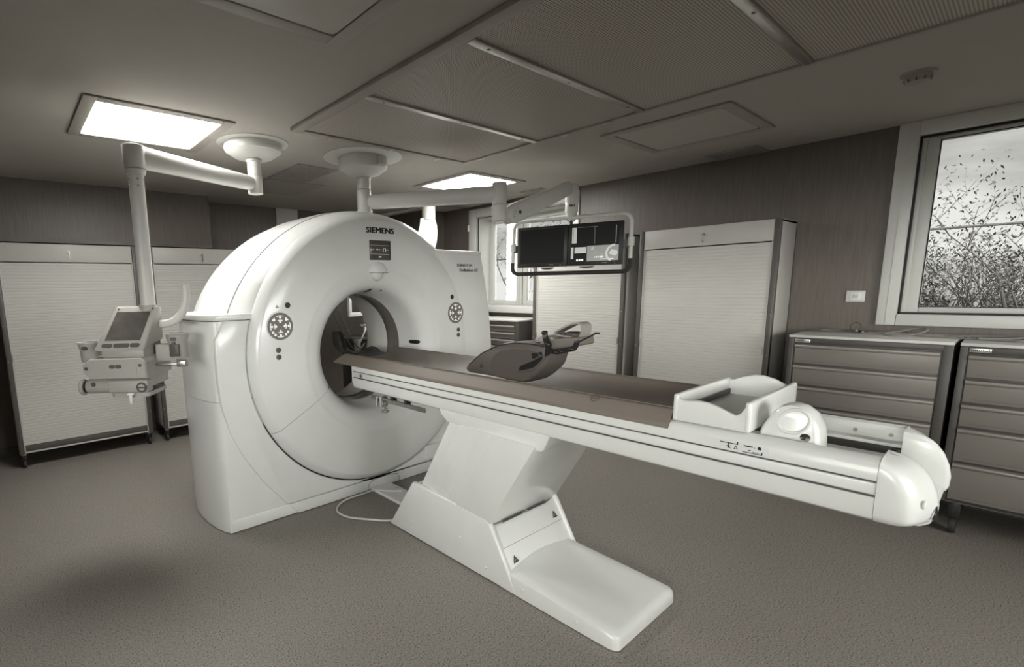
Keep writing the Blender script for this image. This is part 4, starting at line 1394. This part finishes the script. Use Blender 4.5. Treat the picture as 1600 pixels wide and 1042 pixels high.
def monitor(u0, u1, label, on):
    z0, z1 = 1.657, 2.003
    t = thing('monitor', label, 'monitor', tuple(mp((u0 + u1) / 2, z0)), group='twin monitors on the ceiling arm')

    def slab(mb, a, b, za, zb3, n0, n1, bev=0.0):
        vs = [mp(a, za, n0), mp(b, za, n0), mp(b, zb3, n0), mp(a, zb3, n0), mp(a, za, n1), mp(b, za, n1), mp(b, zb3, n1), mp(a, zb3, n1)]
        return mb.raw([tuple(v) for v in vs], [(0, 3, 2, 1), (4, 5, 6, 7), (0, 1, 5, 4), (1, 2, 6, 5), (2, 3, 7, 6), (3, 0, 4, 7)], bev)

    slab(MB(), u0, u1, z0, z1, -.03, .022, .005).build('casing', BLACK, t)
    s0_, s1_ = u0 + .026, u1 - .030
    za, zb3 = z0 + .034, z1 - .024
    scr_ = slab(MB(), s0_, s1_, za, zb3, .0215, .0228).build('screen', BLACKG, t)
    mb2 = MB()
    slab(mb2, (u0 + u1) / 2 + .06, (u0 + u1) / 2 + .10, z0 + .0155, z0 + .018, .0222, .0232)
    slab(mb2, u1 - .06, u1 - .052, z0 + .009, z0 + .013, .0222, .0232)
    mb2.build('badge', SCREENGREY, t)
    if on:
        def sp(name, m, rs):
            mb3 = MB()
            w, h = s1_ - s0_, zb3 - za
            for a, b, c, d_ in rs:
                slab(mb3, s0_ + a * w, s0_ + b * w, za + c * h, za + d_ * h, .0229, .0237)
            return mb3.build(name, m, scr_)
        sp('menu_strip', SCREENGREY, [(.015, .115, .525, .965), (.0, .055, .08, .41), (.08, .33, .235, .405)])
        sp('menu_icon', BLACKG, [(.035 + .003 * (i % 2), .055, .56 + .055 * i, .58 + .055 * i) for i in range(7)])
        sp('volume_panel', SCREENMID, [(.345, 1.0, .0, .435)])
        sp('panel_detail', SCREENWHITE, [(.43, .49, .31, .40), (.50, .56, .245, .265), (.50, .69, .085, .135), (.62, .76, .035, .06), (.80, .90, .035, .06), (.50, .515, .195, .205), (.57, .585, .195, .205), (.66, .675, .195, .205)])
        sp('divider_line', SCREENMID, [(.495, .502, .48, .97), (.93, .945, .48, .97), (.14, .56, .965, .972)])
        mb3 = MB()
        w, h = s1_ - s0_, zb3 - za
        cc = mp(s0_ + .93 * w, za + .20 * h, .0238)
        mb3.flat(cc, MU, (0, 0, 1), [arcband(0, 0, .058, .074, 1.6, 4.2, 14)], .0006)
        mb3.flat(mp(s0_ + .80 * w, za + .12 * h, .0238), MU, (0, 0, 1), [[(0, .02), (.05, 0), (.07, .022), (.06, .045), (.02, .055)]], .0008)
        mb3.build('scanner_picture', SCREENGREY, scr_)
        mb3 = MB()
        for k in range(3):
            mb3.flat(mp(s0_ + (.14 + .055 * k) * w, za + .04 * h, .0229), MU, (0, 0, 1), [circ(0, 0, .0085, 14)], .0008)
        mb3.build('status_button', SCREENWHITE, scr_)
    return t


monitor(-.428, -.001, 'left black monitor of the twin frame, its screen dark', False)
monitor(.003, .430, 'right black monitor of the twin frame, showing grey software windows', True)
for u, w in ((-.17, .055), (.155, .06)):
    mb = MB()
    p = [tuple(mp(u + w * math.cos(a), 1.654 + .018 * math.sin(a) - .003, n)) for n in (-.02, .02) for a in [PI + PI * k / 8 for k in range(9)]]
    mb.loft([p[:9], p[9:]])
    mb.build('cable_tray', BLACK, A2)


# ================================================================== SHUTTER CABINETS
def shutter_cabinet(W, label, loc, rz, group):
    """own frame: front faces -y, origin at the middle of the front foot line"""
    D = .375
    t = thing('shutter_cabinet', label, 'cabinet', loc, rz, group, local=True)
    h = W / 2
    ZT, ZB = 1.94, .135
    MB().box(-h, -h + .02, .012, D, ZB, ZT - .003, .002).box(h - .02, h, .012, D, ZB, ZT - .003, .002).box(-h, h, .012, D, ZT - .02, ZT, .002).box(-h, h, .012, D, ZB, ZB + .03, .002).box(-h, h, D - .015, D, ZB, ZT, .002).build('carcass', CABBODY, t)
    MB().box(-h - .001, -h + .036, -.012, .03, ZB - .005, ZT + .001, .006, 2).build('upright', DGREY, t)
    up = MB().box(h - .036, h + .001, -.012, .03, ZB - .005, ZT + .001, .006, 2).build('upright', DGREY, t)
    for z in (.35, .95, 1.25, 1.86):
        for x in (-h + .012, h - .012):
            MB().ball((x, -.012, z), .005, 8, 6).build('upright_rivet', STEEL, t)
    hd_ = MB().box(-h + .038, h - .038, -.006, .02, 1.785, ZT - .003, .003).build('header_panel', CABBODY, t)
    lk = MB().cyl((0, -.014, 1.872), (0, -.006, 1.872), .012, n=18).build('lock', CHROME, hd_)
    MB().flat((0, -.016, 1.872), (1, 0, 0), (0, 0, 1), [circ(.0, .0, .011, 12)], .003).box(-.003, .003, -.03, -.016, 1.866, 1.878).flat((.002, -.022, 1.86), (1, 0, 0), (0, 0, 1), [rect(-.003, .003, -.045, 0), rect(-.006, .006, -.05, -.03)], .002).build('key', STEEL, hd_)
    # tambour shutter: ribbed profile swept across
    pr = []
    zz = .205
    n = 58
    st = (1.778 - zz) / n
    for i in range(n):
        z0 = zz + st * i
        pr += [(z0 + .0010, .0052), (z0 + .003, .0032), (z0 + st * .5, .0024), (z0 + st - .003, .0032), (z0 + st - .0010, .0052)]
    poly = [(y, z) for z, y in pr] + [(.016, 1.778), (.016, .205)]
    MB().prism(poly, 'x', -h + .048, h - .048).build('shutter', SHUT, t, ang=20)
    MB().box(-h + .037, -h + .047, -.004, .02, .14, 1.784, .001).box(h - .047, h - .037, -.004, .02, .14, 1.784, .001).box(-h + .037, h - .037, -.004, .02, .138, .152, .001).build('shutter_guide', SHUT, t)
    bar = MB().box(-h + .048, h - .048, -.004, .018, .155, .204, .003).build('bottom_bar', DGREY, t)
    for x in (-h + .044, h - .044):
        MB().box(x - .004, x + .004, -.009, -.003, .95, 1.01, .002).build('finger_catch', STEEL, t)
    for x in (-h + .03, h - .03):
        for y in (.035, D - .05):
            c_ = MB().cyl((x - .012, y + .01, .040), (x + .012, y + .01, .040), .038, n=22, bev=.006).build('castor_wheel', RUBBER, t)
            MB().box(x - .018, x + .018, y - .02, y + .02, .075, .125, .005).cyl((x, y, .12), (x, y, .136), .014, n=12).build('castor_fork', BLACK, c_)
            MB().cyl((x, y, .118), (x, y, .134), .024, n=16).build('castor_plate', ALU, c_)
    return t


GC = 'white shutter cabinets on castors'
shutter_cabinet(1.07, 'white roller shutter cabinet farthest left against the far wall', (.513, 5.30, 0), 0, GC)
shutter_cabinet(1.0, 'white roller shutter cabinet right behind the injector pole', (1.655, 5.30, 0), 0, GC)
shutter_cabinet(1.005, 'white roller shutter cabinet against the right wall, beside the light switch', (4.432, 1.660, 0), R_(-90), GC)
shutter_cabinet(.985, 'white roller shutter cabinet behind the twin monitors, left of its neighbour', (4.432, 2.775, 0), R_(-90), GC)


# ================================================================== DRAWER CABINETS
def drawer_cabinet(y0, y1, xf, depth, tops, ztop, label, plate=True, castor=True):
    t = thing('drawer_cabinet', label, 'drawer cabinet', (xf + depth / 2, (y0 + y1) / 2, 0), group='grey drawer cabinets along the right wall')
    zb4 = tops[-1] - .01
    MB().box(xf + .012, xf + depth, y0, y1, zb4, ztop - .02, .004).box(xf, xf + .02, y0, y0 + .042, zb4, ztop - .02, .003).box(xf, xf + .02, y1 - .03, y1, zb4, ztop - .02, .003) \
        .box(xf, xf + .02, y0 + .04, y1 - .03, tops[0] + .006, ztop - .02, .003).box(xf, xf + .02, y0 + .04, y1 - .03, zb4, zb4 + .008).build('carcass', CABDARK, t)
    MB().box(xf - .004, xf + depth, y0 - .001, y1 + .001, ztop - .019, ztop, .004).build('worktop', CABTOP, t)
    a, b = y0 + .048, y1 - .036
    for z1, z0 in zip(tops, tops[1:]):
        d_ = MB().box(xf + .001, xf + .02, a, b, z0 + .010, z1 - .002, .002).build('drawer', DRAWER, t)
        MB().prism([(xf + .004, z1 - .002), (xf - .014, z1 - .006), (xf - .017, z1 - .016), (xf - .012, z1 - .026), (xf + .004, z1 - .030)], 'y', a, b, .002).build('grip_lip', DRAWLIP, d_)
        mbf = MB()
        m_ = .035
        zz0, zz1 = z0 + .028, z1 - .045
        if zz1 - zz0 > .03:
            mbf.box(xf - .0002, xf + .002, a + m_, b - m_, zz0 - .0008, zz0 + .0008)
            mbf.build('label_groove', SEAM, d_)
    if plate:
        p_ = MB().box(xf - .003, xf + .001, y1 - .115, y1 - .035, ztop - .050, ztop - .028, .001).build('maker_plate', ALU, t)
        mbx = MB()
        for i in range(10):
            mbx.box(xf - .0036, xf - .0028, y1 - .108 + .007 * i, y1 - .104 + .007 * i, ztop - .043, ztop - (.035 if i % 3 else .032))
        mbx.build('plate_lettering', INK, p_)
    if castor:
        for x in (xf + .07, xf + depth - .07):
            for y in (y0 + .07, y1 - .07):
                c_ = MB().cyl((x, y - .015, .05), (x, y + .015, .05), .048, n=22, bev=.006).build('castor_wheel', RUBBER, t)
                MB().box(x - .03, x + .03, y - .026, y + .026, .095, zb4 + .001, .004).build('castor_fork', BLACK, c_)
    return t


drawer_cabinet(.235, .992, 4.2, .60, [1.076, .934, .790, .648, .505, .36, .215], 1.134, 'grey drawer cabinet under the light switch, nearest the shutter cabinet')
drawer_cabinet(-.545, .212, 4.2, .60, [1.071, .931, .790, .650, .445, .215], 1.134, 'grey drawer cabinet farthest right under the wide window')
drawer_cabinet(3.365, 4.15, 4.31, .49, [1.076, .996, .918, .84, .70, .56, .42, .215], 1.134, 'grey drawer cabinet under the corner window', plate=False)

# light switch
LS = thing('light_switch', 'white double light switch on the wood wall beside the wide window', 'light switch', (4.818, .778, 1.375))
MB().box(4.808, 4.8195, .727, .831, 1.335, 1.417, .006, 3).build('cover_plate', PVC, LS)
MB().box(4.804, 4.809, .752, .806, 1.350, 1.402, .002).build('rocker', WHITE_SATIN, LS)
MB().box(4.8030, 4.8045, .762, .796, 1.365, 1.390, .0004).build('indicator_window', CABTOP, LS)

# cables lying on the drawer cabinets
zc = 1.1402
k1 = catmull([(4.70, 1.0 - .02, zc), (4.62, .93, zc), (4.66, .87, zc + .004), (4.58, .90, zc + .004), (4.66, .82, zc), (4.62, .76, zc), (4.57, .72, zc)], 7)
tag(MB().tube(k1, .0045, n=7).build('loose_cable', CABLEG), 'thin grey cable end lying at the back corner of the drawer cabinet', 'cable')
pg = thing('power_plug', 'silver grey power plug with short ring lying on the drawer cabinet worktop', 'plug', (4.53, .70, 1.134))
MB().cyl((4.56, .715, 1.150), (4.52, .69, 1.150), .017, .013, n=14, bev=.003).build('plug_body', ALU, pg)
MB().cyl((4.52, .69, 1.150), (4.49, .67, 1.150), .011, .007, n=12).build('strain_relief', BLACK, pg)
MB().tube([(4.545 + .004 * math.sin(a), .715 + .026 * math.cos(a), 1.176 + .030 * math.sin(a)) for a in [k * PI / 12 for k in range(-5, 17)]], .0035, n=7).build('pull_ring', CABLED, pg)
k2 = catmull([(4.49, .665, zc), (4.50, .60, zc), (4.58, .52, zc + .012), (4.66, .44, zc + .03), (4.60, .38, zc + .03), (4.47, .42, zc + .008), (4.42, .50, zc), (4.44, .56, zc + .002), (4.50, .50, zc + .008), (4.46, .40, zc),
              (4.44, .30, zc), (4.42, .20, zc), (4.40, .12, zc), (4.38, .05, zc), (4.36, .0, zc + .004), (4.42, -.02, zc + .008), (4.50, .03, zc + .004), (4.56, .14, zc), (4.60, .22, zc), (4.56, .29, zc), (4.50, .30, zc), (4.49, .24, zc + .006), (4.52, .14, zc + .010), (4.50, .04, zc + .012), (4.44, 0.0, zc + .014), (4.42, .08, zc + .006), (4.40, .16, zc + .006)], 6)
tag(MB().tube(k2, .0055, n=8).build('coiled_cable', CABLEG), 'long grey cable coiled across both drawer cabinet worktops', 'cable')

# ================================================================== SUPPLY PENDANT BEHIND THE GANTRY
PD = thing('supply_pendant', 'white ceiling supply pendant with curved fin arm behind the gantry', 'pendant', (3.88, 4.30, CH))
MB().lathe([(0, -.0005), (.22, -.0005), (.22, -.02), (.15, -.05), (0, -.06)], (3.88, 4.30, CH), n=40).build('ceiling_canopy', ARM, PD)
MB().cyl((3.88, 4.30, 2.45), (3.88, 4.30, 2.25), .075, n=28, bev=.004).build('drop_column', ARM, PD)
fin = catmull([(3.93, 4.26, 2.27), (3.95, 4.24, 2.15), (3.94, 4.25, 1.98), (3.88, 4.30, 1.82), (3.74, 4.40, 1.68), (3.55, 4.52, 1.58), (3.40, 4.64, 1.50)], 6)
inner = catmull([(3.80, 4.36, 2.27), (3.79, 4.37, 2.16), (3.74, 4.40, 2.05), (3.64, 4.46, 1.97), (3.52, 4.55, 1.90), (3.42, 4.62, 1.82), (3.34, 4.69, 1.74)], 6)
th = V((.62, .785, 0)) * .05
secs = [[tuple(a - th), tuple(a + th), tuple(b + th), tuple(b - th)] for a, b in zip(fin, inner)]
MB().loft(secs, bev=.012).build('fin_arm', WHITE, PD)
MB().box(3.25, 3.45, 4.60, 4.76, 1.02, 1.78, .02, 3).build('service_head', WHITE_SATIN, PD)
MB().box(2.985, 3.26, 4.62, 4.66, 1.200, 1.245, .006).box(2.985, 3.02, 4.62, 4.66, 1.245, 1.42, .006).build('side_shelf', WHITE, PD)
MB().tube([(3.04, 4.50, 1.11), (3.04, 4.44, 1.11), (3.40, 4.44, 1.11), (3.40, 4.60, 1.11)], .012, n=10).cyl((3.1, 4.46, 1.14), (3.35, 4.46, 1.14), .016, n=12).build('equipment_rail', CHROME, PD)
mb = MB()
for k, (a, b, c) in enumerate((((3.10, 4.46, 1.14), (3.0, 4.36, 1.05), (2.93, 4.40, .88)), ((3.30, 4.46, 1.13), (3.22, 4.38, 1.2), (3.12, 4.42, 1.06)), ((3.02, 4.5, 1.45), (2.98, 4.42, 1.3), (3.1, 4.40, 1.12)), ((3.34, 4.46, 1.05), (3.2, 4.36, 1.02), (3.08, 4.4, 1.10)))):
    mb.tube(catmull([a, b, c], 8), .008, n=7)
mb.build('monitor_lead', CABLEW, PD)
mb = MB()
mb.tube(catmull([(2.80, 4.62, 2.2), (2.72, 4.50, 1.5), (2.74, 4.42, 1.25), (2.82, 4.36, 1.02), (2.92, 4.36, .88), (3.02, 4.40, .92)], 8), .007, n=8)
mb.tube(catmull([(2.76, 4.66, 2.2), (2.68, 4.55, 1.5), (2.70, 4.45, 1.2), (2.80, 4.40, .98), (2.90, 4.40, .84)], 8), .004, n=8)
mb.tube([(2.80, 4.62, 2.19), (3.2, 4.66, 2.26), (3.7, 4.45, 2.36), (3.85, 4.32, 2.42)], .02, n=8)
mb.build('hanging_cable', CABLED, PD)
MB().cyl((2.93, 4.40, .80), (2.93, 4.40, .97), .035, n=20, bev=.006).build('suction_jar', STEEL, PD)
CT_ = thing('equipment_cart', 'dark equipment cart seen through the scanner bore', 'cart', (3.25, 4.75, 0))
MB().box(3.10, 3.50, 4.62, 5.0, .12, .93, .02).build('cart_body', BLACK, CT_)
for x in (3.14, 3.46):
    for y in (4.68, 4.94):
        MB().cyl((x - .012, y, .05), (x + .012, y, .05), .049, n=18).box(x - .02, x + .02, y - .02, y + .02, .07, .121).build('castor', RUBBER, CT_)
MB().box(3.08, 3.52, 4.60, 5.02, .932, .955, .006).build('cart_top', DGREY, CT_)
